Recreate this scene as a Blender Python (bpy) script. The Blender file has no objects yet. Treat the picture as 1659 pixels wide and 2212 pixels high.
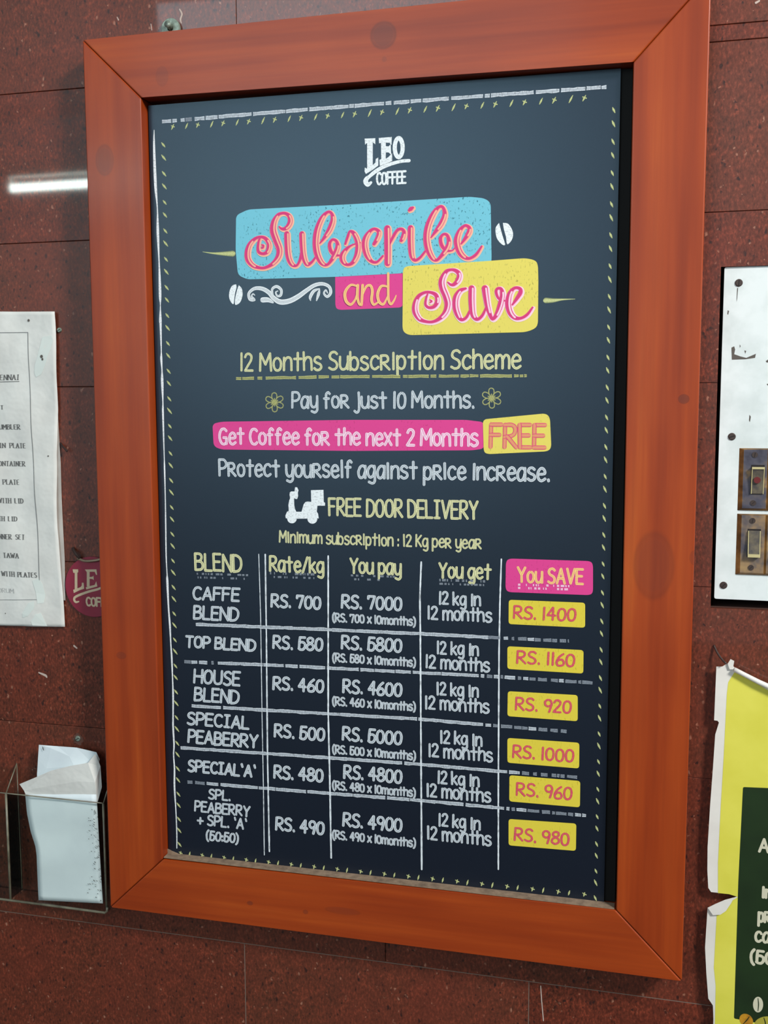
import bpy, bmesh, math, random
from mathutils import Vector, Matrix
from mathutils.geometry import tessellate_polygon
random.seed(7)
scn = bpy.context.scene
COL = scn.collection

# ---------------------------------------------------------------- camera
FPX = 2270.14
CAM = Vector((0.261541, -1.018387, 1.598991))
RX = Vector((0.96874614, 0.24802770, -0.00362968))
UP = Vector((-0.02362624, 0.10682566, 0.99399702))
BK = Vector((0.24692654, -0.96284502, 0.10934691))
cd = bpy.data.cameras.new('camera')
cam = bpy.data.objects.new('camera', cd); COL.objects.link(cam)
m3 = Matrix((RX, UP, BK)).transposed()
cam.matrix_world = Matrix.Translation(CAM) @ m3.to_4x4()
cd.sensor_fit = 'HORIZONTAL'; cd.sensor_width = 36.0
cd.lens = FPX * 36.0 / 1659.0
cd.clip_start = 0.05
cd.dof.use_dof = True; cd.dof.aperture_fstop = 18.0; cd.dof.focus_distance = 1.03
scn.camera = cam

def at(px, py, Y=0.0):
    """point of the photograph taken onto the plane y = Y (the wall is y = 0)"""
    d = RX * ((px - 829.5) / FPX) - UP * ((py - 1106.0) / FPX) - BK
    t = (Y - CAM.y) / d.y
    p = CAM + d * t
    return Vector((p.x, p.z))

# ---------------------------------------------------------------- world, lights, exposure
w = bpy.data.worlds.new('world'); scn.world = w; w.use_nodes = True
bg = w.node_tree.nodes['Background']
bg.inputs[0].default_value = (0.90, 0.96, 1.0, 1); bg.inputs[1].default_value = 0.24

def area(name, loc, aim, sx, sy, power, col):
    l = bpy.data.lights.new(name, 'AREA'); l.shape = 'RECTANGLE'; l.size = sx; l.size_y = sy
    l.energy = power; l.color = col
    o = bpy.data.objects.new(name, l); COL.objects.link(o)
    o.location = loc
    o.rotation_euler = (Vector(aim) - Vector(loc)).to_track_quat('-Z', 'Y').to_euler()
    return o
area('window_daylight', (1.9, -1.5, 2.95), (0.1, 0, 1.6), 0.5, 0.42, 84, (1.0, 0.98, 0.95))
area('doorway_daylight', (-0.75, -2.7, 2.25), (-0.6, 0, 2.0), 1.5, 1.5, 27, (0.70, 0.90, 1.0))

scn.view_settings.view_transform = 'Standard'
scn.view_settings.look = 'None'
scn.view_settings.gamma = 1.0
scn.view_settings.use_curve_mapping = False
scn.view_settings.exposure = 0.0

# ---------------------------------------------------------------- material helpers
def lin(c):
    return tuple(((v/255)/12.92 if v/255 <= 0.04045 else ((v/255+0.055)/1.055)**2.4) for v in c) + (1,)

class NT:
    def __init__(s, name):
        s.m = bpy.data.materials.new(name); s.m.use_nodes = True
        s.t = s.m.node_tree; s.b = s.t.nodes['Principled BSDF']
    def n(s, typ, **k):
        nd = s.t.nodes.new(typ)
        for a, v in k.items():
            if a.startswith('i_'):
                key = a[2:]
                nd.inputs[int(key) if key.isdigit() else key.replace('_', ' ')].default_value = v
            else: setattr(nd, a, v)
        return nd
    def l(s, a, b): s.t.links.new(a, b)
    def coord(s, kind='pos', scale=(1, 1, 1), rot=(0, 0, 0)):
        src = s.n('ShaderNodeNewGeometry').outputs['Position'] if kind == 'pos' else s.n('ShaderNodeTexCoord').outputs[kind]
        mp = s.n('ShaderNodeMapping'); mp.inputs['Scale'].default_value = scale; mp.inputs['Rotation'].default_value = rot
        s.l(src, mp.inputs['Vector']); return mp.outputs[0]
    def noise(s, vec, scale, detail=2, rough=0.5):
        nd = s.n('ShaderNodeTexNoise'); nd.inputs['Scale'].default_value = scale
        nd.inputs['Detail'].default_value = detail; nd.inputs['Roughness'].default_value = rough
        s.l(vec, nd.inputs['Vector']); return nd.outputs[0]
    def ramp(s, fac, stops):
        r = s.n('ShaderNodeValToRGB'); e = r.color_ramp.elements
        while len(e) < len(stops): e.new(0.5)
        for q, (p, c) in zip(e, stops):
            q.position = p; q.color = c if len(c) == 4 else lin(c)
        s.l(fac, r.inputs[0]); return r.outputs[0]
    def mrange(s, v, a, b, c=0.0, d=1.0):
        r = s.n('ShaderNodeMapRange'); r.inputs[1].default_value = a; r.inputs[2].default_value = b
        r.inputs[3].default_value = c; r.inputs[4].default_value = d
        s.l(v, r.inputs[0]); return r.outputs[0]
    def mix(s, f, a, b, mode='MIX'):
        x = s.n('ShaderNodeMix'); x.data_type = 'RGBA'; x.blend_type = mode
        for sock, v in ((x.inputs[0], f), (x.inputs[6], a), (x.inputs[7], b)):
            if hasattr(v, 'is_linked'): s.l(v, sock)
            else: sock.default_value = v
        return x.outputs[2]
    def math(s, op, a, b=None):
        x = s.n('ShaderNodeMath'); x.operation = op
        for i, v in enumerate((a, b)):
            if v is None: continue
            if hasattr(v, 'is_linked'): s.l(v, x.inputs[i])
            else: x.inputs[i].default_value = v
        return x.outputs[0]
    def col(s, v):
        if hasattr(v, 'is_linked'): s.l(v, s.b.inputs['Base Color'])
        else: s.b.inputs['Base Color'].default_value = v
    def set(s, **k):
        for a, v in k.items():
            sock = s.b.inputs[a.replace('_', ' ')]
            if hasattr(v, 'is_linked'): s.l(v, sock)
            else: sock.default_value = v
    def bump(s, h, strength=0.2, dist=0.001):
        b = s.n('ShaderNodeBump'); b.inputs['Strength'].default_value = strength; b.inputs['Distance'].default_value = dist
        s.l(h, b.inputs['Height']); s.l(b.outputs[0], s.b.inputs['Normal'])

def granite():
    t = NT('red_granite'); v = t.coord('pos')
    vs = t.coord('pos', (1.0, 1, 0.55), (0, 0.35, 0))
    big = t.noise(v, 9, 3, 0.6); mid = t.noise(v, 60, 3, 0.6); fine = t.noise(vs, 420, 3, 0.65)
    base = t.ramp(t.math('ADD', t.math('MULTIPLY', fine, 0.72), t.math('MULTIPLY', mid, 0.28)),
                  [(0.34, (36, 17, 12)), (0.45, (82, 37, 23)), (0.54, (104, 46, 29)), (0.64, (144, 64, 42))])
    inf = t.n('ShaderNodeObjectInfo').outputs['Random']
    tint = t.mix(t.mrange(inf, 0, 1, 0.0, 0.30), base, lin((108, 68, 50)), 'MIX')
    tint = t.mix(t.mrange(big, 0.35, 0.7, 0, 0.3), tint, lin((122, 48, 34)))
    # pale and black mineral grains
    vo = t.n('ShaderNodeTexVoronoi'); vo.inputs['Scale'].default_value = 165; t.l(vs, vo.inputs['Vector'])
    sel = t.math('GREATER_THAN', t.noise(v, 190, 1), 0.60)
    spot = t.math('MULTIPLY', t.mrange(vo.outputs['Distance'], 0.30, 0.10), sel)
    tint = t.mix(t.math('MULTIPLY', spot, 0.62), tint, lin((186, 132, 108)))
    vo2 = t.n('ShaderNodeTexVoronoi'); vo2.inputs['Scale'].default_value = 210; t.l(vs, vo2.inputs['Vector'])
    sel2 = t.math('GREATER_THAN', t.noise(v, 150, 1), 0.58)
    spot2 = t.math('MULTIPLY', t.mrange(vo2.outputs['Distance'], 0.42, 0.15), sel2)
    tint = t.mix(t.math('MULTIPLY', spot2, 0.8), tint, lin((30, 20, 20)))
    t.col(tint)
    t.set(Roughness=t.mrange(fine, 0.3, 0.7, 0.36, 0.5), Specular_IOR_Level=0.38, Coat_Weight=0.75, Coat_Roughness=0.035)
    b = t.n('ShaderNodeBump'); b.inputs['Strength'].default_value = 0.03; b.inputs['Distance'].default_value = 0.0006
    t.l(fine, b.inputs['Height']); t.l(b.outputs[0], t.b.inputs['Normal'])
    return t.m

def wood(name, vertical, knots):
    """stained timber; knots = [(x, z, rx, rz, depth)] in metres"""
    t = NT(name)
    s = (55, 20, 2.2) if vertical else (2.2, 20, 55)
    g = t.noise(t.coord('pos', s), 1.0, 4, 0.55)
    s2 = (260, 90, 9) if vertical else (9, 90, 260)
    f = t.noise(t.coord('pos', s2), 1.0, 2, 0.5)
    p = t.noise(t.coord('pos'), 7, 2, 0.5)
    k = t.math('ADD', t.math('MULTIPLY', g, 0.75), t.math('MULTIPLY', p, 0.25))
    c = t.ramp(k, [(0.28, (126, 42, 8)), (0.47, (150, 56, 14)), (0.60, (164, 66, 18)), (0.75, (182, 84, 26))])
    c = t.mix(t.mrange(f, 0.4, 0.7, 0, 0.14), c, lin((112, 40, 18)))
    pos = t.n('ShaderNodeNewGeometry').outputs['Position']
    for (x, z, rx, rz, dp) in knots:
        mp = t.n('ShaderNodeMapping'); mp.vector_type = 'POINT'
        mp.inputs['Location'].default_value = (-x/rx, 0, -z/rz); mp.inputs['Scale'].default_value = (1/rx, 0, 1/rz)
        t.l(pos, mp.inputs['Vector'])
        ln = t.n('ShaderNodeVectorMath', operation='LENGTH'); t.l(mp.outputs[0], ln.inputs[0])
        d = ln.outputs['Value']
        body = t.mrange(d, 1.05, 0.75, 0, dp)
        c = t.mix(body, c, lin((92, 44, 34)))
        ring = t.math('MULTIPLY', t.mrange(d, 0.8, 0.95), t.mrange(d, 1.12, 0.98))
        c = t.mix(t.math('MULTIPLY', ring, dp*0.7), c, lin((78, 32, 20)))
    t.col(c)
    t.set(Roughness=0.44, Specular_IOR_Level=0.36, Coat_Weight=0.2, Coat_Roughness=0.16)
    t.bump(t.math('ADD', f, g), 0.05, 0.001)
    return t.m

PANEL = lin((18, 22, 34))
def panel_mat():
    t = NT('printed_black_panel'); n = t.noise(t.coord('pos'), 1400, 2)
    t.col(t.mix(t.mrange(n, 0.3, 0.7), lin((15, 19, 31)), lin((21, 25, 38))))
    t.set(Roughness=0.37, Specular_IOR_Level=0.68, Specular_Tint=(0.62, 0.84, 1.0, 1))
    return t.m

def chalk(name, inner, outer, grain=0.35, under=None, edge=(0.45, 0.8), streak=(900, 1, 1500)):
    """printed chalk stroke: UV.x runs across the stroke, its rims are brighter than its middle"""
    t = NT(name)
    uv = t.n('ShaderNodeUVMap').outputs[0]
    sx = t.n('ShaderNodeSeparateXYZ'); t.l(uv, sx.inputs[0])
    d = t.math('ABSOLUTE', t.math('MULTIPLY', t.math('SUBTRACT', sx.outputs[0], 0.5), 2))
    e = t.mrange(d, edge[0], edge[1])
    c = t.mix(e, lin(inner), lin(outer))
    n = t.noise(t.coord('pos', streak), 1.0, 2, 0.6)
    u = under if under else PANEL
    c = t.mix(t.mrange(n, 0.50, 0.68, 0, grain), c, u)
    t.col(c); t.set(Roughness=0.6, Specular_IOR_Level=0.3)
    return t.m

def flecked(name, base, fleck, amount=0.5, sc=(520, 1, 330), thr=0.60, patch=26):
    t = NT(name)
    n = t.noise(t.coord('pos', sc), 1.0, 2, 0.5); p = t.noise(t.coord('pos'), patch, 2)
    k = t.math('MULTIPLY', t.mrange(n, thr, thr+0.07), t.mrange(p, 0.40, 0.56, 0.05, 1))
    t.col(t.mix(t.math('MULTIPLY', k, amount), lin(base), lin(fleck)))
    t.set(Roughness=0.55, Specular_IOR_Level=0.3)
    return t.m

def plain(name, c, rough=0.6, spec=0.5, metal=0.0, var=None, vs=120):
    t = NT(name)
    if var: t.col(t.mix(t.mrange(t.noise(t.coord('pos'), vs, 3, 0.6), 0.35, 0.7), lin(c), lin(var)))
    else: t.col(lin(c))
    t.set(Roughness=rough, Specular_IOR_Level=spec, Metallic=metal)
    return t.m

def paper_mat(name, c, var, rough=0.75, bump=0.25):
    t = NT(name); v = t.coord('pos')
    n = t.noise(v, 16, 4, 0.55); m2 = t.noise(v, 320, 2)
    t.col(t.mix(t.mrange(n, 0.35, 0.75), lin(c), lin(var)))
    t.set(Roughness=rough, Specular_IOR_Level=0.3)
    t.bump(t.math('ADD', t.noise(v, 28, 3, 0.6), t.math('MULTIPLY', m2, 0.03)), bump, 0.004)
    return t.m

def enamel():
    t = NT('chipped_white_enamel'); v = t.coord('pos')
    n = t.noise(v, 30, 4, 0.6); chips = t.math('GREATER_THAN', t.noise(v, 95, 4, 0.75), 0.76)
    c = t.mix(t.mrange(n, 0.4, 0.75), lin((226, 234, 233)), lin((204, 214, 212)))
    c = t.mix(t.math('MULTIPLY', chips, 0.5), c, lin((120, 112, 104)))
    t.col(c); t.set(Roughness=0.32, Specular_IOR_Level=0.5)
    return t.m

def brass(name, cols):
    t = NT(name); v = t.coord('pos')
    n = t.noise(v, 60, 3, 0.6)
    t.col(t.ramp(n, list(zip((0.34, 0.47, 0.60, 0.74), cols)))); t.set(Roughness=0.42, Metallic=0.35, Specular_IOR_Level=0.5)
    return t.m

def clear():
    t = NT('clear_acrylic')
    tr = t.n('ShaderNodeBsdfTransparent'); tr.inputs[0].default_value = (0.975, 0.985, 0.975, 1)
    gl = t.n('ShaderNodeBsdfGlossy'); gl.inputs['Roughness'].default_value = 0.08
    fr = t.n('ShaderNodeFresnel'); fr.inputs[0].default_value = 1.45
    mx = t.n('ShaderNodeMixShader'); bf = t.n('ShaderNodeNewGeometry').outputs['Backfacing']; t.l(t.math('MULTIPLY', fr.outputs[0], t.math('SUBTRACT', 1.0, bf)), mx.inputs[0]); t.l(tr.outputs[0], mx.inputs[1]); t.l(gl.outputs[0], mx.inputs[2])
    t.l(mx.outputs[0], t.t.nodes['Material Output'].inputs[0])
    return t.m
def tape_mat():
    t = NT('clear_tape')
    tr = t.n('ShaderNodeBsdfTransparent'); df = t.n('ShaderNodeBsdfDiffuse'); df.inputs[0].default_value = lin((240, 246, 240))
    mx = t.n('ShaderNodeMixShader'); mx.inputs[0].default_value = 0.7
    t.l(tr.outputs[0], mx.inputs[1]); t.l(df.outputs[0], mx.inputs[2]); t.l(mx.outputs[0], t.t.nodes['Material Output'].inputs[0])
    return t.m

M = dict(granite=granite(), panel=panel_mat(),
    grout=plain('dark_joint', (74, 44, 34), 0.85), grout2=plain('pale_joint', (122, 100, 88), 0.85),
    white=chalk('white_chalk', (176, 186, 194), (242, 247, 250), edge=(0.35, 0.95)),
    solid=chalk('solid_white_chalk', (232, 238, 240), (238, 244, 246), 0.35, streak=(500, 1, 700)),
    flour=chalk('flourish_chalk', (206, 212, 216), (242, 246, 248), 0.3),
    line=chalk('chalk_line', (172, 180, 188), (216, 222, 228), 0.5, streak=(900, 1, 300)),
    thin=chalk('thin_chalk_line', (225, 232, 236), (215, 222, 228), 0.45, streak=(300, 1, 160)),
    yellow=chalk('yellow_chalk', (198, 198, 150), (244, 240, 188), edge=(0.35, 0.95)),
    tick=chalk('green_yellow_chalk', (200, 204, 142), (140, 150, 104), 0.4),
    dull=chalk('grey_chalk', (124, 132, 142), (142, 150, 160), 0.7),
    faint=chalk('faint_chalk', (150, 152, 96), (206, 204, 132), 0.5),
    blue=flecked('sky_blue_chalk', (116, 194, 212), (36, 100, 118), 0.85),
    gold=flecked('yellow_chalk_block', (228, 212, 98), (128, 116, 48), 0.6, (700, 1, 260)),
    gold2=flecked('plain_yellow_block', (224, 204, 66), (180, 156, 36), 0.6, (800, 1, 240)),
    pink=flecked('magenta_chalk_block', (222, 66, 142), (178, 34, 100), 0.4),
    pinktext=chalk('pink_script', (214, 58, 120), (222, 70, 132), 0.08, lin((190, 40, 100))),
    glow=chalk('peach_outline', (246, 176, 150), (248, 190, 160), 0.1, lin((230, 120, 120))),
    glow2=chalk('pale_pink_outline', (248, 200, 220), (250, 214, 226), 0.1, lin((240, 140, 180))),
    price=chalk('magenta_price', (218, 74, 98), (196, 46, 104), 0.4, lin((236, 190, 80))),
    pinkwhite=chalk('white_on_pink', (236, 178, 208), (255, 250, 252), 0.25, lin((226, 60, 142))),
    yellowpink=chalk('yellow_on_pink', (240, 180, 120), (250, 232, 140), 0.2, lin((232, 100, 140))),
    freepink=chalk('pink_on_yellow', (226, 150, 110), (222, 60, 120), 0.2, lin((226, 200, 90))),
    paper=paper_mat('creased_paper', (224, 224, 218), (206, 204, 198), bump=0.5),
    paper2=paper_mat('stained_paper', (200, 192, 184), (160, 150, 142)),
    bluepaper=paper_mat('blue_white_paper', (226, 236, 238), (210, 220, 224), bump=0.12),
    ink=plain('black_ink', (104, 104, 102), 0.8), hair=plain('ruled_line', (120, 122, 122), 0.8),
    tape=tape_mat(), mirror=clear(),
    edge=plain('acrylic_edge', (128, 124, 104), 0.35, 0.6, var=(84, 80, 66), vs=60),
    disc=plain('crimson_disc', (146, 34, 60), 0.5, var=(128, 28, 50), vs=20),
    cream=plain('cream_lettering', (206, 184, 152), 0.6),
    steel=plain('dull_steel', (150, 164, 150), 0.45, 0.5, 0.3, var=(110, 122, 110), vs=300),
    darkmetal=plain('dark_screw', (74, 62, 58), 0.5, 0.5, 0.4), slot=plain('screw_slot', (24, 18, 18), 0.8),
    wire=plain('galvanised_wire', (150, 130, 108), 0.45, 0.5, 0.4), rust=plain('rusty_nail', (46, 30, 26), 0.8),
    enamel=enamel(), brass=brass('tarnished_brass', [(88, 84, 92), (122, 108, 98), (160, 132, 100), (180, 150, 104)]), steelplate=brass('darkened_plate', [(70, 68, 80), (88, 86, 98), (108, 98, 96), (176, 140, 92)]), brassrim=brass('brass_rim', [(90, 64, 34), (120, 88, 48), (150, 112, 62), (176, 134, 76)]), cavity=plain('cavity', (30, 22, 18), 0.95),
    rocker=plain('worn_rocker', (84, 80, 78), 0.22, 0.6, 0.1, var=(124, 114, 92), vs=120),
    rockerrim=plain('rocker_rim', (196, 184, 136), 0.3), reddot=plain('red_indicator', (104, 34, 34), 0.4),
    lime=paper_mat('lime_print', (226, 220, 92), (212, 206, 72), 0.45, 0.10),
    border=paper_mat('white_poster_border', (232, 230, 222), (216, 212, 204), 0.5, 0.10),
    green=plain('dark_green_print', (32, 52, 26), 0.4, 0.5, var=(26, 42, 22), vs=20),
    offwhite=plain('offwhite_print', (206, 202, 176), 0.6), bean1=plain('ochre_bean', (206, 150, 34), 0.5, var=(160, 104, 24)),
    bean2=plain('pale_bean', (170, 160, 60), 0.5), chip=plain('bare_chip', (90, 84, 78), 0.8),
    floor=plain('floor_tile', (62, 52, 46), 0.5), beam=plain('white_beam', (220, 220, 214), 0.8),
    backing=plain('black_backing_shade', (20, 19, 18), 0.7, 0.2), dust=plain('dusty_ledge', (150, 128, 106), 0.9, var=(110, 92, 76)),
    scratch=plain('pale_scratch', (190, 170, 158), 0.8))
tb = NT('fluorescent_glass'); tb.b.inputs['Emission Color'].default_value = (0.86, 1.0, 0.95, 1); tb.b.inputs['Emission Strength'].default_value = 42
M['tube'] = tb.m

# ---------------------------------------------------------------- object helpers
def link(name, me, mats, parent=None):
    o = bpy.data.objects.new(name, me); COL.objects.link(o)
    for m in (mats if isinstance(mats, (list, tuple)) else [mats]): me.materials.append(m)
    if parent: o.parent = parent
    return o
def tag(o, label=None, cat=None, group=None, kind=None):
    for k, v in (('label', label), ('category', cat), ('group', group), ('kind', kind)):
        if v: o[k] = v
    return o
def empty(name, loc, label=None, cat=None, group=None):
    o = bpy.data.objects.new(name, None); COL.objects.link(o); o.empty_display_size = 0.02
    o.location = loc; tag(o, label, cat, group); return o

LAYER = [0]
class MB:
    """collects vertices and faces in world metres, builds one mesh whose origin is the given one"""
    def __init__(s): s.v = []; s.f = []; s.uv = {}; s.mi = []
    def add(s, vs, fs, mi=0):
        b = len(s.v); s.v += [tuple(q) for q in vs]
        for f in fs: s.f.append(tuple(b+i for i in f)); s.mi.append(mi)
    def box(s, x0, x1, y0, y1, z0, z1, mi=0):
        s.add([(x0,y0,z0),(x1,y0,z0),(x1,y1,z0),(x0,y1,z0),(x0,y0,z1),(x1,y0,z1),(x1,y1,z1),(x0,y1,z1)],
              [(0,1,5,4),(1,2,6,5),(2,3,7,6),(3,0,4,7),(4,5,6,7),(3,2,1,0)], mi)
    def slab(s, poly, y0, y1, mi=0):
        """poly = [(x,z)] outline, y0 front face, y1 back face"""
        n = len(poly)
        ar = sum(poly[i][0]*poly[(i+1) % n][1]-poly[(i+1) % n][0]*poly[i][1] for i in range(n))
        if ar < 0: poly = poly[::-1]
        tris = tessellate_polygon([[Vector((p[0], p[1], 0)) for p in poly]])
        b = [(p[0], y0, p[1]) for p in poly] + [(p[0], y1, p[1]) for p in poly]
        fs = []
        for a, bb, c in tris:
            pa, pb, pc = poly[a], poly[bb], poly[c]
            if (pb[0]-pa[0])*(pc[1]-pa[1])-(pc[0]-pa[0])*(pb[1]-pa[1]) < 0: bb, c = c, bb
            fs.append((a, bb, c)); fs.append((n+a, n+c, n+bb))
        for i in range(n):
            j = (i+1) % n; fs.append((i, n+i, n+j, j))
        s.add(b, fs, mi)
    def flat(s, poly, y, mi=0):
        LAYER[0] = (LAYER[0]+1) % 7; y = y-LAYER[0]*1.4e-5
        n = len(poly)
        tris = tessellate_polygon([[Vector((p[0], p[1], 0)) for p in poly]])
        fs = []
        for a, bb, c in tris:
            pa, pb, pc = poly[a], poly[bb], poly[c]
            if (pb[0]-pa[0])*(pc[1]-pa[1])-(pc[0]-pa[0])*(pb[1]-pa[1]) < 0: bb, c = c, bb
            fs.append((a, bb, c))
        s.add([(p[0], y, p[1]) for p in poly], fs, mi)
    def tube(s, pts, r, n=10, mi=0):
        rings = []
        for i, p in enumerate(pts):
            p = Vector(p); a = Vector(pts[max(0, i-1)]); b = Vector(pts[min(len(pts)-1, i+1)])
            d = (b-a).normalized(); u = d.orthogonal().normalized() if i == 0 else (rings[-1][1]-d*rings[-1][1].dot(d)).normalized()
            v = d.cross(u); rr = r[i] if isinstance(r, (list, tuple)) else r
            rings.append(([p+(u*math.cos(2*math.pi*k/n)+v*math.sin(2*math.pi*k/n))*rr for k in range(n)], u))
        vs = [q for rg in rings for q in rg[0]]; fs = []
        for i in range(len(rings)-1):
            for k in range(n):
                fs.append((i*n+k, i*n+(k+1) % n, (i+1)*n+(k+1) % n, (i+1)*n+k))
        fs.append(tuple(range(n))[::-1]); fs.append(tuple((len(rings)-1)*n+k for k in range(n)))
        s.add(vs, fs, mi)
    def build(s, name, mats, parent=None, smooth=False, bevel=0):
        me = bpy.data.meshes.new(name)
        o0 = Vector(s.v[0])*0
        if parent is not None:
            q = parent; o0 = Vector((0, 0, 0))
            while q is not None: o0 = o0+Vector(q.location); q = q.parent
        else:
            mn = [min(v[i] for v in s.v) for i in range(3)]; mx = [max(v[i] for v in s.v) for i in range(3)]
            o0 = Vector([(a+b)/2 for a, b in zip(mn, mx)])
        me.from_pydata([tuple(Vector(v)-o0) for v in s.v], [], s.f); me.update()
        if s.uv:
            ul = me.uv_layers.new(name='UVMap')
            for lp in me.loops:
                ul.data[lp.index].uv = s.uv.get(lp.vertex_index, (0.5, 0))
        o = link(name, me, mats, parent)
        for p, i in zip(me.polygons, s.mi): p.material_index = i; p.use_smooth = smooth
        if parent is None: o.location = o0
        if bevel:
            b = o.modifiers.new('bevel', 'BEVEL'); b.width = bevel; b.segments = 2; b.limit_method = 'ANGLE'
        return o

def catmull(pts, n=6):
    if len(pts) < 3: return [tuple(p) for p in pts]
    P = [pts[0]]+list(pts)+[pts[-1]]; out = []
    for i in range(1, len(P)-2):
        a, b, c, d = P[i-1], P[i], P[i+1], P[i+2]
        for k in range(n):
            t = k/n
            out.append(tuple(0.5*(2*b[j]+(c[j]-a[j])*t+(2*a[j]-5*b[j]+4*c[j]-d[j])*t*t+(3*b[j]-a[j]-3*c[j]+d[j])*t**3) for j in range(len(b))))
    out.append(tuple(pts[-1])); return out

def ribbon(mb, pts, y, cap=True):
    """pts = [(x, z, width)] in metres: a flat stroke on the plane y, rounded ends"""
    q = [pts[0]]
    for p in pts[1:]:
        if math.hypot(p[0]-q[-1][0], p[1]-q[-1][1]) > 1e-6: q.append(p)
    if len(q) < 2: return
    LAYER[0] = (LAYER[0]+1) % 7; y = y-LAYER[0]*1.4e-5
    if len(q) > 5 and math.hypot(q[0][0]-q[-1][0], q[0][1]-q[-1][1]) < q[0][2]*0.5: cap = False
    if cap:
        def ext(a, b):
            d = math.hypot(a[0]-b[0], a[1]-b[1]) or 1; ux, uz = (a[0]-b[0])/d, (a[1]-b[1])/d
            return [(a[0]+ux*a[2]*0.28, a[1]+uz*a[2]*0.28, a[2]*0.82), (a[0]+ux*a[2]*0.46, a[1]+uz*a[2]*0.46, a[2]*0.35)]
        q = ext(q[0], q[1])[::-1]+q+ext(q[-1], q[-2])
    b = len(mb.v); n = len(q); L = 0
    for i in range(n):
        a, c = q[max(0, i-1)], q[min(n-1, i+1)]
        p = q[i]
        d1 = Vector((p[0]-a[0], p[1]-a[1])); d2 = Vector((c[0]-p[0], c[1]-p[1]))
        if d1.length < 1e-9: d1 = d2
        if d2.length < 1e-9: d2 = d1
        d1.normalize(); d2.normalize(); t = d1+d2
        if t.length < 0.2: t = d2
        yy = y-1.4e-5*i/n; t.normalize(); nx, nz = -t.y, t.x
        k = 1/max(0.6, t.dot(d2)); h = p[2]/2*k
        mb.v.append((p[0]+nx*h, yy, p[1]+nz*h)); mb.v.append((p[0]-nx*h, yy, p[1]-nz*h))
        if i: L += math.hypot(p[0]-q[i-1][0], p[1]-q[i-1][1])
        mb.uv[b+2*i] = (0, L*100); mb.uv[b+2*i+1] = (1, L*100)
        if i:
            j = b+2*i; mb.f.append((j-2, j-1, j+1, j)); mb.mi.append(0)

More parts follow.
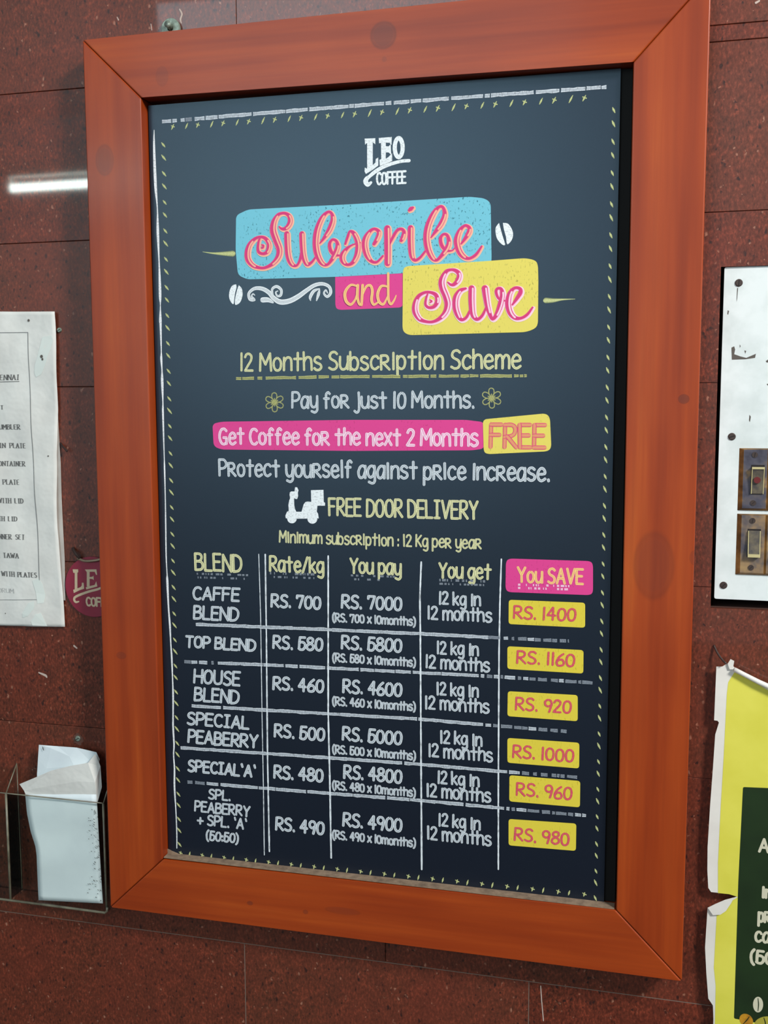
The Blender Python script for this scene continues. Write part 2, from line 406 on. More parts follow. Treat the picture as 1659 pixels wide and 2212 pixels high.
# hand-lettered stroke alphabet: cap height 1, '~' marks a curved stroke
FONT = {
'A': (.52, "0,0 .26,1 .52,0;.1,.34 .42,.34"), 'B': (.46, "0,0 0,1;~0,1 .3,.98 .4,.8 .3,.58 0,.53;~0,.53 .36,.5 .46,.28 .36,.05 0,0"),
'C': (.46, "~.46,.86 .34,.98 .14,.94 .02,.66 .02,.34 .14,.06 .34,.01 .46,.13"), 'D': (.48, "0,0 0,1;~0,1 .26,.96 .46,.74 .47,.34 .3,.06 0,0"),
'E': (.42, ".42,1 0,1 0,0 .42,0;0,.53 .36,.53"), 'F': (.42, ".42,1 0,1 0,0;0,.54 .35,.54"),
'G': (.5, "~.47,.86 .34,.99 .14,.94 .02,.66 .02,.34 .14,.06 .32,.0 .46,.12;.46,.02 .46,.42 .27,.42"), 'H': (.5, "0,0 0,1;.5,0 .5,1;0,.5 .5,.5"),
'I': (.34, ".17,0 .17,1;.02,1 .32,1;.02,0 .32,0"), 'K': (.44, "0,0 0,1;.42,.95 .02,.42;.1,.52 .44,0"), 'L': (.4, "0,1 0,0 .4,0"),
'M': (.62, "0,0 .04,1 .31,.36 .58,1 .62,0"), 'N': (.5, "0,0 0,1 .5,0 .5,1"), 'O': (.5, "~.25,1 .07,.86 0,.5 .07,.12 .25,0 .43,.12 .5,.5 .43,.86 .25,1"),
'P': (.44, "0,0 0,1;~0,1 .3,.99 .44,.8 .42,.6 .26,.46 0,.44"), 'R': (.48, "0,0 0,1;~0,1 .3,.99 .42,.82 .38,.6 .24,.5 0,.46;.12,.46 .48,0"),
'S': (.44, "~.42,.88 .3,.99 .12,.96 .03,.78 .1,.6 .34,.45 .43,.25 .36,.06 .18,0 0,.1"), 'T': (.5, ".25,0 .25,1;0,1 .5,1"),
'U': (.48, "~0,1 .01,.3 .1,.04 .26,0 .42,.08 .48,.3 .48,1"), 'V': (.5, "0,1 .25,0 .5,1"), 'Y': (.5, "0,1 .25,.48 .5,1;.25,.48 .25,0"), 'W': (.7, "0,1 .18,0 .35,.8 .52,0 .7,1"),
'a': (.42, "~.4,.62 .28,.74 .12,.68 .0,.4 .03,.12 .14,.0 .3,.1 .4,.4;.41,.74 .41,0"), 'b': (.42, "0,1.02 0,0;~0,.5 .14,.7 .32,.66 .41,.4 .34,.08 .18,0 0,.14"),
'c': (.4, "~.4,.6 .28,.73 .1,.66 .0,.38 .06,.1 .22,0 .4,.12"), 'e': (.42, "~0,.38 .38,.42 .36,.64 .22,.74 .07,.62 0,.36 .08,.08 .24,0 .42,.12"),
'f': (.36, "~.36,.92 .26,1.02 .15,.92 .13,.7 .13,0;0,.62 .3,.62"), 'g': (.42, "~.4,.62 .28,.74 .12,.68 .0,.42 .04,.16 .16,.04 .32,.16 .4,.42;~.41,.74 .42,.2 .4,-.2 .26,-.32 .06,-.24"),
'h': (.42, "0,1.02 0,0;~0,.46 .14,.7 .3,.72 .4,.56 .42,0"), 'i': (.12, ".06,0 .06,.92"), 'j': (.24, "~.22,.98 .23,.1 .18,-.22 .06,-.3 -.06,-.2"),
'k': (.38, "0,1.02 0,0;.36,.7 .02,.3;.1,.38 .38,0"), 'l': (.12, ".06,0 .06,1.02"), 'm': (.66, "0,.72 0,0;~0,.46 .12,.7 .24,.7 .32,.52 .33,0;~.33,.46 .44,.7 .57,.7 .65,.52 .66,0"),
'n': (.42, "0,.72 0,0;~0,.46 .14,.7 .3,.72 .4,.56 .42,0"), 'o': (.42, "~.21,.74 .06,.62 0,.38 .06,.1 .21,0 .36,.1 .42,.38 .36,.62 .21,.74"),
'p': (.42, "0,.72 0,-.34;~0,.5 .14,.7 .32,.66 .41,.4 .34,.08 .18,0 0,.14"), 'r': (.44, "0,0 0,.78;~0,.78 .28,.78 .38,.6 .3,.44 0,.36;.12,.36 .44,0"),
's': (.38, "~.36,.64 .24,.74 .08,.7 .02,.54 .12,.42 .32,.32 .38,.16 .28,.02 .12,0 0,.1"), 't': (.4, ".2,1.0 .2,0;0,.66 .4,.66"),
'u': (.42, "~0,.72 0,.24 .08,.04 .2,0 .34,.1 .41,.36;.42,.74 .42,0"), 'v': (.4, "0,.72 .2,0 .4,.72"), 'x': (.4, "0,.74 .4,0;.4,.74 0,0"), 'X': (.4, "0,.74 .4,0;.4,.74 0,0"),
'y': (.42, "~0,.72 .02,.26 .1,.06 .22,.02 .36,.14 .41,.4;~.42,.74 .42,0 .4,-.2 .26,-.32 .06,-.24"),
'0': (.44, "~.22,.98 .06,.84 0,.5 .06,.12 .22,0 .38,.12 .44,.5 .38,.84 .22,.98"), '1': (.12, ".06,0 .06,1"), '2': (.42, "~.02,.8 .1,.96 .26,.99 .38,.84 .34,.6 .16,.3 0,.02;0,.02 .42,.02"),
'3': (.4, "~.02,.9 .2,1 .36,.84 .3,.6 .12,.54;~.12,.54 .36,.46 .38,.16 .2,0 0,.08"), '4': (.46, ".3,1 0,.36 .46,.36;.32,1 .32,0"),
'5': (.42, ".4,1 .06,1 .03,.56;~.03,.56 .22,.62 .4,.5 .42,.24 .3,.02 .12,0 0,.08;.03,.56 .03,.05"), '6': (.42, "~.36,.98 .14,.72 .01,.36 .06,.06 .22,0 .38,.08 .42,.3 .3,.5 .12,.46 .02,.3"),
'7': (.42, "0,.78 .0,.97 .42,.97 .2,0"), '8': (.42, "~.22,.54 .05,.68 .04,.88 .2,1 .37,.9 .36,.7 .22,.54 .03,.4 .0,.14 .2,0 .4,.14 .4,.38 .22,.54"),
'9': (.42, "~.4,.62 .24,.46 .06,.54 .01,.78 .1,.96 .26,.99 .38,.86 .41,.6 .3,0"), '.': (.08, ".03,.08 .05,0"), ',': (.1, ".06,.12 .02,-.08"), ':': (.08, ".04,.6 .04,.5;.04,.14 .04,.04"),
'/': (.36, "0,-.06 .36,1.02"), '+': (.46, ".23,.66 .23,.06;0,.36 .46,.36"), "'": (.12, ".03,1.05 .09,.82"), '(': (.18, "~.18,1.08 .03,.78 .0,.4 .06,.02 .18,-.18"), ')': (.18, "~0,1.08 .15,.78 .18,.4 .12,.02 0,-.18"),
' ': (.13, "")}
FONT['Z'] = (.44, "0,1 .44,1 0,0 .44,0")
GAP = 0.15
def text(mb, s, xL, yB, xR, cap, y, w=5.0, slant=0.0, serif=False, jit=0.012, gap=GAP):
    """letters s from photo column xL to xR, baseline row yB at xL, cap height and stroke width in photo pixels"""
    P0 = at(xL, yB, y); z0 = P0.y
    yy = yB
    for _ in range(4):
        za = at(xR, yy, y).y; zb = at(xR, yy+1, y).y; yy += (z0-za)/(zb-za)
    X1 = at(xR, yy, y).x; mpp = (at(xL, yB-10, y)-at(xL, yB, y)).length/10
    C = cap*mpp; W = w*mpp
    wd = lambda c: 0.42 if (serif and c == ' ') else FONT[c][0]
    adv = sum(wd(c)+gap for c in s)-gap
    sx = (X1-P0.x-W*0.6)/adv; x = P0.x+W*0.3
    for c in s:
        gw, st = FONT[c]
        jz = random.uniform(-jit, jit)*C*2; tilt = random.uniform(-jit, jit)*2
        for part in st.split(';'):
            if not part: continue
            sm = part[0] == '~'; part = part.lstrip('~')
            pts = [tuple(float(v) for v in q.split(',')) for q in part.split()]
            pp = [(x+px*sx+(slant+tilt)*py*C, z0+py*C+jz) for px, py in pts]
            if sm: pp = catmull(pp, 5)
            if serif:
                for i in range(len(pp)-1):
                    a, b = pp[i], pp[i+1]; d = math.hypot(b[0]-a[0], b[1]-a[1]) or 1
                    k = abs(b[1]-a[1])/d; ww = W*(0.35+0.75*k*(1 if b[0] >= a[0] or sm else .7))
                    ribbon(mb, [(a[0], a[1], ww), (b[0], b[1], ww)], y, False)
                if not sm:
                    for e, o in ((pp[0], pp[1]), (pp[-1], pp[-2])):
                        if abs(e[1]-o[1]) > abs(e[0]-o[0])*0.8:
                            ribbon(mb, [(e[0]-W*0.9, e[1], W*0.45), (e[0]+W*0.9, e[1], W*0.45)], y, False)
            elif sm or len(pp) == 2:
                ribbon(mb, [(a, b, W*random.uniform(.94, 1.06)) for a, b in pp], y)
            else:
                for i in range(len(pp)-1):
                    ribbon(mb, [(pp[i][0], pp[i][1], W), (pp[i+1][0], pp[i+1][1], W)], y)
        x += (wd(c)+gap)*sx
    return mb
def wpts(pts, y, org=(0, 0), k=1.0):
    """[(px, py, width px)] -> metres on the plane y; org and k undo a magnified crop of the photo"""
    out = []
    for p in pts:
        q = at(org[0]+p[0]/k, org[1]+p[1]/k, y); r = at(org[0]+p[0]/k, org[1]+p[1]/k+4, y)
        out.append((q.x, q.y, (p[2]/k if len(p) > 2 else 1)*(q-r).length/4))
    return out
def poly(pts, y, org=(0, 0), k=1.0):
    return [tuple(at(org[0]+p[0]/k, org[1]+p[1]/k, y)) for p in pts]
def stroke(mb, pts, y, org=(0, 0), k=1.0, smooth=True, add=0.0, n=6, cap=True):
    p = wpts(pts, y, org, k)
    if smooth: p = catmull(p, n)
    ribbon(mb, [(a, b, max(1e-5, c+add)) for a, b, c in p], y, cap)
def soften(pts, r, it=3):
    for _ in range(it):
        out = []; m = len(pts)
        for i in range(m):
            b, c = Vector(pts[i]), Vector(pts[(i+1) % m]); L = (c-b).length; u = (c-b).normalized(); k = min(0.25*L, r)
            out += [tuple(b+u*k), tuple(c-u*k)]
        pts = out; r *= 0.5
    return pts
def rounded(pts, r, n=5):
    out = []; m = len(pts)
    for i in range(m):
        a, b, c = Vector(pts[i-1]), Vector(pts[i]), Vector(pts[(i+1) % m])
        u = (a-b).normalized()*r; v = (c-b).normalized()*r
        for k in range(n+1):
            t = k/n; p = (b+u)*(1-t)**2+b*2*t*(1-t)+(b+v)*t*t; out.append(tuple(p))
    return out

# ---------------------------------------------------------------- the setting
# floor
f = MB(); f.box(-5, 5, -6, 0.05, -0.05, 0.0); tag(f.build('floor', M['floor']), kind='structure')
cb = MB(); cb.box(-4.2, 0.6, -4.72, -4.42, 2.74, 2.94); tag(cb.build('trim_1', M['beam']), kind='structure')

SB_L0, SB_T, SB_B = at(1561, 585).x, at(1600, 575).y, at(1534, 1313).y      # cut-out for the switchboard
HX0, HX1, HZ0, HZ1 = at(1546, 950).x, 0.62, SB_B, SB_T
wall = MB()
def holed(mb, x0, x1, z0, z1, y0, y1, hole=True):
    if not hole or x1 <= HX0 or x0 >= HX1 or z1 <= HZ0 or z0 >= HZ1:
        mb.box(x0, x1, y0, y1, z0, z1); return True
    if z0 < HZ0: mb.box(x0, x1, y0, y1, z0, HZ0)
    if z1 > HZ1: mb.box(x0, x1, y0, y1, HZ1, z1)
    a, b = max(z0, HZ0), min(z1, HZ1)
    if x0 < HX0: mb.box(x0, HX0, y0, y1, a, b)
    if x1 > HX1: mb.box(HX1, x1, y0, y1, a, b)
    return False
holed(wall, -2.2, 2.2, 0.0, 3.0, 0.0035, 0.05)
wall.box(HX0-0.01, HX1+0.01, 0.05, 0.06, HZ0-0.01, HZ1+0.01)
W_ = tag(wall.build('wall_back', M['grout']), kind='structure')
def slab_row(z0, z1, vs):
    for x0, x1 in zip(vs, vs[1:]):
        g = 0.00028; sl = MB(); whole = holed(sl, x0+g, x1-g, z0+g, z1-g, 0.0, 0.0035)
        if not sl.v: continue
        o = sl.build('granite_slab', M['granite'], W_)
        if whole:
            b = o.modifiers.new('bevel', 'BEVEL'); b.width = 0.0004; b.segments = 1
low = [-1.05, -0.45, 0.15, 0.75, 1.35]; foot = [-0.76, -0.159, 0.1513, 0.75]; mid = [-1.2, -0.6, 0.0, 0.6, 1.2]
for z0, z1, vs in ((0.0, 0.31, low), (0.31, 0.62, low), (0.62, 0.776, low), (0.776, 1.0048, foot), (1.0048, 1.2341, mid), (1.2341, 1.42, mid), (1.42, 1.6105, mid), (1.6105, 1.7635, mid),
                   (1.7635, 1.9180, [-1.2, -0.6, 0.0]), (1.7635, 1.9115, [0.0, 0.6, 1.2]), (1.9115, 1.9257, [0.0, 0.6, 1.2]), (1.9180, 2.0785, [-0.749, -0.149]), (1.9257, 2.0785, [-0.149, 0.45, 1.05]),
                   (2.0785, 2.2315, mid), (2.2315, 2.385, low)):
    slab_row(z0, z1, vs)
g = MB(); g.box(-0.149+.0003, 0.0-.0003, 0, 0.0035, 1.918+.0003, 1.9255); g.build('granite_slab', M['granite'], W_)
# pale grout lines of the lowest row, flush in the joint
gr = MB(); gr.box(-0.1594, -0.1586, -0.0001, 0.0034, 0.776, 1.0040); gr.box(0.1509, 0.1517, -0.0001, 0.0034, 0.776, 1.0040)
gr.box(-0.75, 0.75, -0.0001, 0.0034, 1.0045, 1.0051); gr.build('grout_line', M['grout2'], W_)
for p in ([(388, 20, 3), (393, 30, 4), (390, 42, 4), (392, 50, 2)], [(253, 37, 2), (256, 43, 3)], [(326, 52, 2), (328, 65, 2)], [(1168, 2130, 2), (1170, 2160, 2), (1174, 2205, 2)],
          [(1620, 52, 1), (1622, 10, 20), (1630, 30, 24), (1640, 2, 10)] [:0] or [(1633, 6, 5), (1640, 2, 4)], [(256, 1440, 3), (262, 1432, 1)] [:0] or [(160, 1395, 4), (166, 1400, 3)], [(84, 1453, 3), (98, 1459, 5), (101, 1463, 3)]):
    sc = MB(); stroke(sc, p, -0.0002); sc.build('scratch', M['scratch'], W_)

# fluorescent batten behind the camera, mirrored in the polished granite
LX0, LX1, LY, LZ = -2.81, -1.61, -4.57, 2.60
LY = -0.0-3.55; LZ = 2.596
lamp = empty('fluorescent_lamp', (-2.2, LY, 2.70), 'white batten lamp with one bare tube hanging from the beam', 'lamp')
q = MB(); q.box(-2.79, -1.55, LY-0.03, LY+0.03, 2.645, 2.70); q.build('housing', M['beam'], lamp, bevel=0.004)
q = MB(); q.tube([(-2.745, LY, LZ), (-1.60, LY, LZ)], 0.019, 16); q.build('tube', M['tube'], lamp, smooth=True)
for x in (-2.765, -1.60):
    q = MB(); q.box(x, x+0.02, LY-0.018, LY+0.018, LZ-0.024, 2.645); q.build('lamp_holder', M['beam'], lamp, bevel=0.002)
for x in (-2.6, -1.8):
    q = MB(); q.tube([(x, LY, 2.70), (x, LY-0.02, 2.94)], 0.006, 8); q.build('hanger_rod', M['steel'], lamp, smooth=True)
for o in COL.objects:
    if o.name == 'trim_1': o.location.y = LY-0.02; o.location.z = 3.04

# ---------------------------------------------------------------- framed menu board
D = 0.035
OUT = [at(178, 86, -D), at(1537, -55, -D), at(1473, 2120, -D), at(238, 1960, -D)]
INN = [at(304, 211, -D), at(1368, 134, -D), at(1331, 1967, -D), at(351, 1857, -D)]
board = empty('framed_menu_board', (0, -0.002, 1.046), 'large chalkboard style coffee price list in a wide orange-brown wooden frame', 'sign')
kn = lambda px, py, rx, rz, dp: (at(px, py, -D).x, at(px, py, -D).y, rx/2150, rz/2150, dp)
woods = [wood('stained_pine_top', False, [kn(828, 76, 26, 26, .55), kn(350, 165, 14, 20, .25), kn(830, 128, 5, 5, .3)]),
         wood('stained_pine_right', True, [kn(1477, 862, 10, 9, .6), kn(1412, 1222, 38, 66, .30), kn(1500, 1205, 9, 14, .3)]),
         wood('stained_pine_bottom', False, [kn(540, 1951, 7, 5, .5), kn(660, 1970, 6, 5, .4), kn(740, 1968, 40, 8, .25)]),
         wood('stained_pine_left', True, [kn(226, 346, 21, 32, .45), kn(262, 1416, 12, 8, .35)])]
for i in range(4):
    j = (i+1) % 4; a, b, c, d = OUT[i].copy(), OUT[j].copy(), INN[j].copy(), INN[i].copy()
    u = (b-a).normalized()*0.00025
    pl = [tuple(a+u), tuple(b-u), tuple(c-u), tuple(d+u)]
    q = MB(); q.slab(pl, -D, -0.002)
    o = q.build('frame_rail', woods[i], board, bevel=0.0014); o.modifiers['bevel'].segments = 6
BY = -0.022
ix0 = max(INN[0].x, INN[3].x)+0.0008; ix1 = min(INN[1].x, INN[2].x)-0.0008; iz0 = max(INN[2].y, INN[3].y)+0.0008; iz1 = min(INN[0].y, INN[1].y)-0.0008
q = MB(); q.box(ix0, ix1, BY+0.003, -0.006, iz0, iz1); q.build('backing_board_with_shade', M['backing'], board)  # black colour also paints in the right rail's shade beyond the panel edge
panel = None
q = MB(); q.box(ix0, 0.2254, BY, BY+0.0029, iz0, iz1); panel = q.build('print_panel', M['panel'], board)
# dust lying in the lower left corner and along the ledge
q = MB(); q.slab(poly([(356, 1830), (372, 1838), (389, 1845), (420, 1852), (420, 1862), (356, 1856)], BY), BY-0.0008, BY-0.0001)
q.box(ix0, ix1, BY-0.0115, BY-0.0002, iz0-0.0006, iz0+0.0004); q.build('dust', M['dust'], board)

L1, L2, L3, L4, L5 = [BY-0.00022*k for k in (0.5, 1.5, 2.5, 3.5, 4.5)]
def put(mb, name, mat, label=None):
    if not mb.v: return None
    o = mb.build(name, M[mat], panel)
    if name in ('chalk_rule', 'scribbled_rule', 'tick_border', 'border_line', 'flower_mark', 'dash_mark'): o['kind'] = 'stuff'
    if label: o['label'] = label
    return o
# -- blocks of colour
for nm, pts, mat, ly, r in (
    ('blue_block', [(510, 465), (536, 452.5), (760, 441), (1015, 425), (1047, 428.5), (1060, 438), (1062, 563), (1058, 580), (725, 598), (534, 603.5), (514, 594), (509, 540)], 'blue', L2, 3),
    ('pink_block', [(724, 590), (880, 584), (870, 664), (732, 669.5), (724.5, 664)], 'pink', L1, 2),
    ('yellow_block', [(870.4, 582), (877, 575), (1050, 564), (1135, 557.6), (1156, 562), (1162, 571), (1163, 606), (1162, 702), (1154, 711), (1135, 717.5), (885, 724), (874, 719), (869.5, 711)], 'gold', L3, 3),
    ('pink_block', [(459, 915.7), (478, 911), (760, 907), (1007, 907), (1046, 912), (1046, 969), (1021, 972.7), (760, 974), (478, 971), (461.6, 964)], 'pink', L1, 4),
    ('yellow_block', [(1043, 906), (1179, 893), (1188, 902), (1191, 967), (1183, 975), (1053, 981), (1045, 976)], 'gold', L2, 4),
    ('pink_block', [(1093, 1213), (1100, 1206.5), (1275, 1212), (1281, 1219), (1281, 1280), (1274, 1285.5), (1098, 1279), (1092, 1272)], 'pink', L1, 3)):
    q = MB(); q.flat(soften(poly(pts, ly), 0.0022), ly); put(q, nm, mat)
for i, pts in enumerate([[(1099, 1295.6), (1264, 1302), (1264, 1356), (1098.6, 1348)], [(1096, 1396), (1260.6, 1404.4), (1260, 1455), (1096, 1445)], [(1097, 1493), (1248, 1501.5), (1248, 1558), (1096, 1547)],
            [(1096, 1594), (1251.5, 1604.4), (1251, 1660), (1096, 1647.5)], [(1100.5, 1674.4), (1253.5, 1687), (1252.7, 1744), (1100, 1731)], [(1098.6, 1769), (1245, 1779), (1244, 1838), (1098.6, 1826)]]):
    q = MB(); q.flat(rounded(poly(pts, L2), 0.003), L2); put(q, 'price_badge', 'gold2')

# -- script headings
A_ = ((500, 420), 5.53); B_ = ((780, 420), 5.53); C_ = ((860, 550), 5.267)
SUB = [(A_, [(570,385,18),(595,408,30),(635,410,45),(675,380,58),(702,320,62),(690,260,52),(650,228,38),(600,225,34),(550,250,45),(505,330,66),(495,430,76),(530,540,76),(570,650,74),(560,740,68),(500,820,52),(420,868,38),(350,878,34),(260,850,50),(198,780,66),(188,690,66),(215,600,56),(280,530,40),(350,508,34),(410,530,45),(448,600,56),(430,680,50),(380,708,38),(328,690,38),(315,640,34),(325,560,28),(340,525,22)]),
 (A_, [(360,600,14),(380,610,26),(375,635,26),(355,640,14)]),
 (A_, [(660,470,66),(664,600,66),(678,740,66),(718,830,54),(775,850,30),(815,790,34),(838,700,40)]), (A_, [(840,470,64),(845,600,64),(860,740,62),(900,832,50),(955,812,34),(1000,755,28)]),
 (A_, [(1055,585,16),(1105,520,40),(1170,420,64),(1210,300,56),(1190,220,36),(1140,215,36),(1075,290,58),(1020,430,70),(1003,580,72),(1022,710,72),(1075,815,58),(1140,840,34),(1200,775,48),(1245,690,60),(1268,615,50),(1250,555,36),(1205,540,32),(1172,590,40),(1185,670,44),(1230,722,34),(1290,728,22)]),
 (A_, [(1360,590,28),(1390,500,34),(1415,440,28),(1465,470,52),(1508,580,62),(1500,710,62),(1450,810,48),(1385,840,34),(1332,800,58),(1322,730,64),(1370,655,44),(1440,605,22),(1540,575,14)]),
 (B_, [(155,590,44),(195,520,52),(212,450,50),(165,412,34),(110,435,42),(52,520,64),(40,620,70),(70,730,62),(125,798,40),(190,806,30),(260,735,26)]),
 (B_, [(312,405,78),(315,600,78),(315,822,74)]), (B_, [(340,600,20),(380,510,38),(430,430,38),(480,412,34),(512,445,44),(500,510,54),(480,548,44)]),
 (B_, [(590,400,70),(590,560,68),(602,720,60),(640,785,38),(700,758,34),(765,680,28)]), (B_, [(575,188,36),(595,172,52),(618,158,32)]),
 (B_, [(835,515,18),(890,440,44),(955,350,62),(998,240,52),(978,155,36),(930,150,38),(865,225,60),(803,360,70),(778,500,72),(795,640,72),(845,750,58),(900,785,36),(960,730,46),(1020,650,60),(1048,570,50),(1030,490,38),(985,475,32),(950,520,40),(960,600,44),(1010,665,36),(1080,672,20),(1115,645,18)]),
 (B_, [(1195,590,22),(1240,530,42),(1288,450,56),(1290,395,44),(1240,372,34),(1180,430,52),(1142,540,70),(1160,650,70),(1210,730,60),(1285,765,36),(1370,720,38),(1440,620,24)])]
SAV = [(C_, [(565,315,18),(600,342,30),(640,335,44),(685,280,56),(692,220,52),(655,182,42),(600,172,32),(545,195,46),(497,285,66),(500,370,70),(540,470,70),(562,560,70),(540,650,60),(480,720,48),(400,762,34),(320,762,34),(240,730,50),(192,650,62),(192,560,56),(230,475,44),(300,432,34),(370,430,34),(430,460,46),(445,530,50),(410,590,42),(350,602,34),(312,570,30),(318,500,26),(335,450,20)]),
 (C_, [(362,515,14),(380,530,24),(365,545,16)]),
 (C_, [(770,385,26),(705,410,48),(657,485,64),(650,590,66),(678,685,60),(720,740,38),(775,715,34),(815,640,28)]), (C_, [(835,382,70),(835,540,68),(850,680,58),(900,735,38),(958,692,34),(1000,605,24)]),
 (C_, [(985,382,72),(998,480,66),(1022,610,56),(1068,728,38),(1118,685,50),(1160,580,64),(1185,460,56),(1170,390,38),(1128,388,32),(1115,430,34),(1145,500,28),(1215,525,18)]),
 (C_, [(1300,570,22),(1350,500,42),(1392,430,50),(1382,385,38),(1320,382,36),(1268,450,58),(1250,560,68),(1275,660,62),(1330,718,48),(1400,722,34),(1470,680,34),(1530,600,22)])]
for name, S, g, out in (('script_lettering', SUB, 'glow', None), ('script_lettering', SAV, 'glow2', None)):
    base = L3 if S is SUB else L4
    q = MB()
    for (org, k), pts in S: stroke(q, [(a+9, b+8, c+24) for a, b, c in pts], base, org, k)
    put(q, 'script_outline', g)
    q = MB()
    for (org, k), pts in S: stroke(q, pts, base-0.00012, org, k)
    put(q, name, 'pinktext')
    q = MB()
    for (org, k), pts in S:
        if len(pts) > 4 or pts[0][2] > 60:
            p = catmull(wpts(pts, base-0.00024, org, k), 6)
            run = []
            for i, (a, b, c) in enumerate(p):
                if c*k/0.00046 > 46:
                    run.append((a+c*0.22, b-c*0.05, 0.0016))
                if (c*k/0.00046 <= 46 or i == len(p)-1) and run:
                    if len(run) > 4: ribbon(q, run, base-0.00024)
                    run = []
    put(q, 'script_highlight', g)
Dd = ((480, 590), 4.1475)
q = MB()
for pts in ([(1205,115,16),(1150,108,20),(1102,170,26),(1108,245,26),(1150,282,22),(1190,240,18),(1212,175,16)], [(1215,108,24),(1210,200,24),(1222,262,22),(1235,285,18)],
            [(1258,108,24),(1254,200,24),(1248,285,22)], [(1255,200,14),(1290,122,20),(1328,112,22),(1345,160,24),(1338,240,24),(1358,282,20),(1395,262,14)],
            [(1478,120,16),(1425,118,22),(1393,185,26),(1405,255,24),(1445,278,20),(1482,210,14)], [(1487,2,22),(1487,120,22),(1490,235,22),(1512,278,20),(1542,240,16),(1558,200,10)]):
    stroke(q, pts, L4, *Dd)
put(q, 'script_lettering', 'yellowpink')

# -- flourish, beans, dashes
q = MB()
for pts in ([(292,198,8),(276,186,12),(264,208,16),(285,238,26),(248,232,28),(240,180,26),(290,138,30),(360,140,36),(420,175,40),(460,222,42),(520,258,46),(600,250,46),(680,210,44),(760,152,38),(830,108,34),(900,96,30),(958,122,28),(972,175,28),(942,210,24),(912,182,18),(928,152,14),(944,178,10)],
            [(455,210,18),(448,145,22),(488,120,26),(528,150,26),(524,198,24),(494,204,18),(480,172,14),(500,160,8)], [(362,240,46),(410,240,42),(455,262,18)],
            [(872,140,10),(822,160,28),(790,212,28),(792,246,8)], [(872,150,12),(862,190,28),(845,246,10)]):
    stroke(q, pts, L1, *Dd)
put(q, 'flourish', 'flour')
def bean(halves, org, k):
    for h in halves:
        q.flat(poly([tuple(p) for p in catmull(h+[h[0]], 4)[:-1]], L1, org, k), L1)
q = MB(); bean([[(125,100),(90,112),(66,160),(62,215),(78,258),(100,278),(108,240),(115,180),(128,130)], [(148,108),(176,140),(182,200),(160,262),(120,285),(114,250),(124,190),(137,140)]], *Dd); put(q, 'coffee_bean_mark', 'solid')
q = MB(); bean([[(1272,450),(1256,475),(1262,520),(1285,548),(1300,550),(1290,515),(1280,480)], [(1290,450),(1315,455),(1335,490),(1332,525),(1310,548),(1304,515),(1294,478)]], (480, 270), 2.127); put(q, 'coffee_bean_mark', 'solid')
q = MB(); stroke(q, [(438,544,1),(460,547,4),(485,548,9),(503,548,13)], L1); stroke(q, [(1179,649,12),(1195,649,9),(1215,647,4),(1242,646,1)], L1); put(q, 'dash_mark', 'tick')

# -- logo
E_ = ((760, 280), 11.06)
q = MB()
for pl in ([(365,240),(500,240),(500,880),(365,960)], [(305,215),(562,205),(560,350),(505,305),(365,315),(318,360)], [(310,905),(365,935),(500,850),(560,790),(575,700),(632,665),(632,860),(500,960),(335,1060),(305,1000)],
           [(695,210),(812,205),(812,800),(705,830)], [(645,200),(955,175),(948,370),(900,315),(812,310),(695,320),(652,330)], [(805,395),(880,400),(930,345),(940,600),(880,545),(805,545)], [(660,720),(705,705),(812,700),(880,650),(962,560),(965,750),(812,815),(668,870)]):
    q.flat(poly(pl, L1, *E_), L1)
stroke(q, [(1120+95*math.cos(t*math.pi/12), 430+225*math.sin(t*math.pi/12), 104+26*abs(math.sin(t*math.pi/12))*0) for t in range(25)], L1, *E_, smooth=False)
stroke(q, [(1370,742,78),(1200,752,78),(1000,800,82),(800,870,88),(620,962,92),(500,1050,92),(420,1120,84),(355,1175,110),(330,1245,120),(385,1315,100),(460,1262,62)], L1, *E_)
put(q, 'logo', 'solid')
q = MB(); text(q, 'COFFEE', 813, 398.5, 877.5, 25, L1, 4.6, jit=0); put(q, 'lettering', 'solid')

# -- scooter
F_ = ((600, 1040), 13.825)
q = MB()
q.flat(poly([(360,330),(400,298),(500,300),(520,170),(580,175),(620,260),(600,340),(610,430),(580,525),(530,525),(492,490),(490,560),(492,700),(515,820),(555,905),(710,905),(740,800),(775,680),(830,612),(900,600),(1000,612),(992,262),(1365,250),(1375,610),(1412,640),(1410,725),(1185,725),(1165,905),(1205,960),(1225,1110),(1170,1090),(890,1110),(560,1112),(240,1100),(228,1020),(280,900),(330,880),(318,700),(345,560),(370,500),(352,400)], L1, *F_), L1)
for cx, cy, r in ((425, 1110, 142), (1035, 1115, 148)):
    q.flat(poly([(cx+r*math.cos(t*math.pi/10), cy+r*math.sin(t*math.pi/10)) for t in range(20)], L1-2e-5, *F_), L1-2e-5)
put(q, 'scooter_mark', 'solid')
for cx, cy, r in ((593, 869, 21), (1062, 860, 22)):
    q = MB()
    for k in range(6):
        a = math.radians(60*k+28); ux, uy = math.cos(a), math.sin(a)
        pts = [(cx+ux*r*s-uy*r*t, cy+uy*r*s+ux*r*t, 2.0) for s, t in ((.05, 0), (.45, .24), (.85, .22), (.98, 0), (.85, -.22), (.45, -.24), (.05, 0))]
        stroke(q, pts, L1)
        stroke(q, [(cx, cy, 3), (cx+ux*r*.4, cy+uy*r*.4, 2)], L1)
    put(q, 'flower_mark', 'faint')

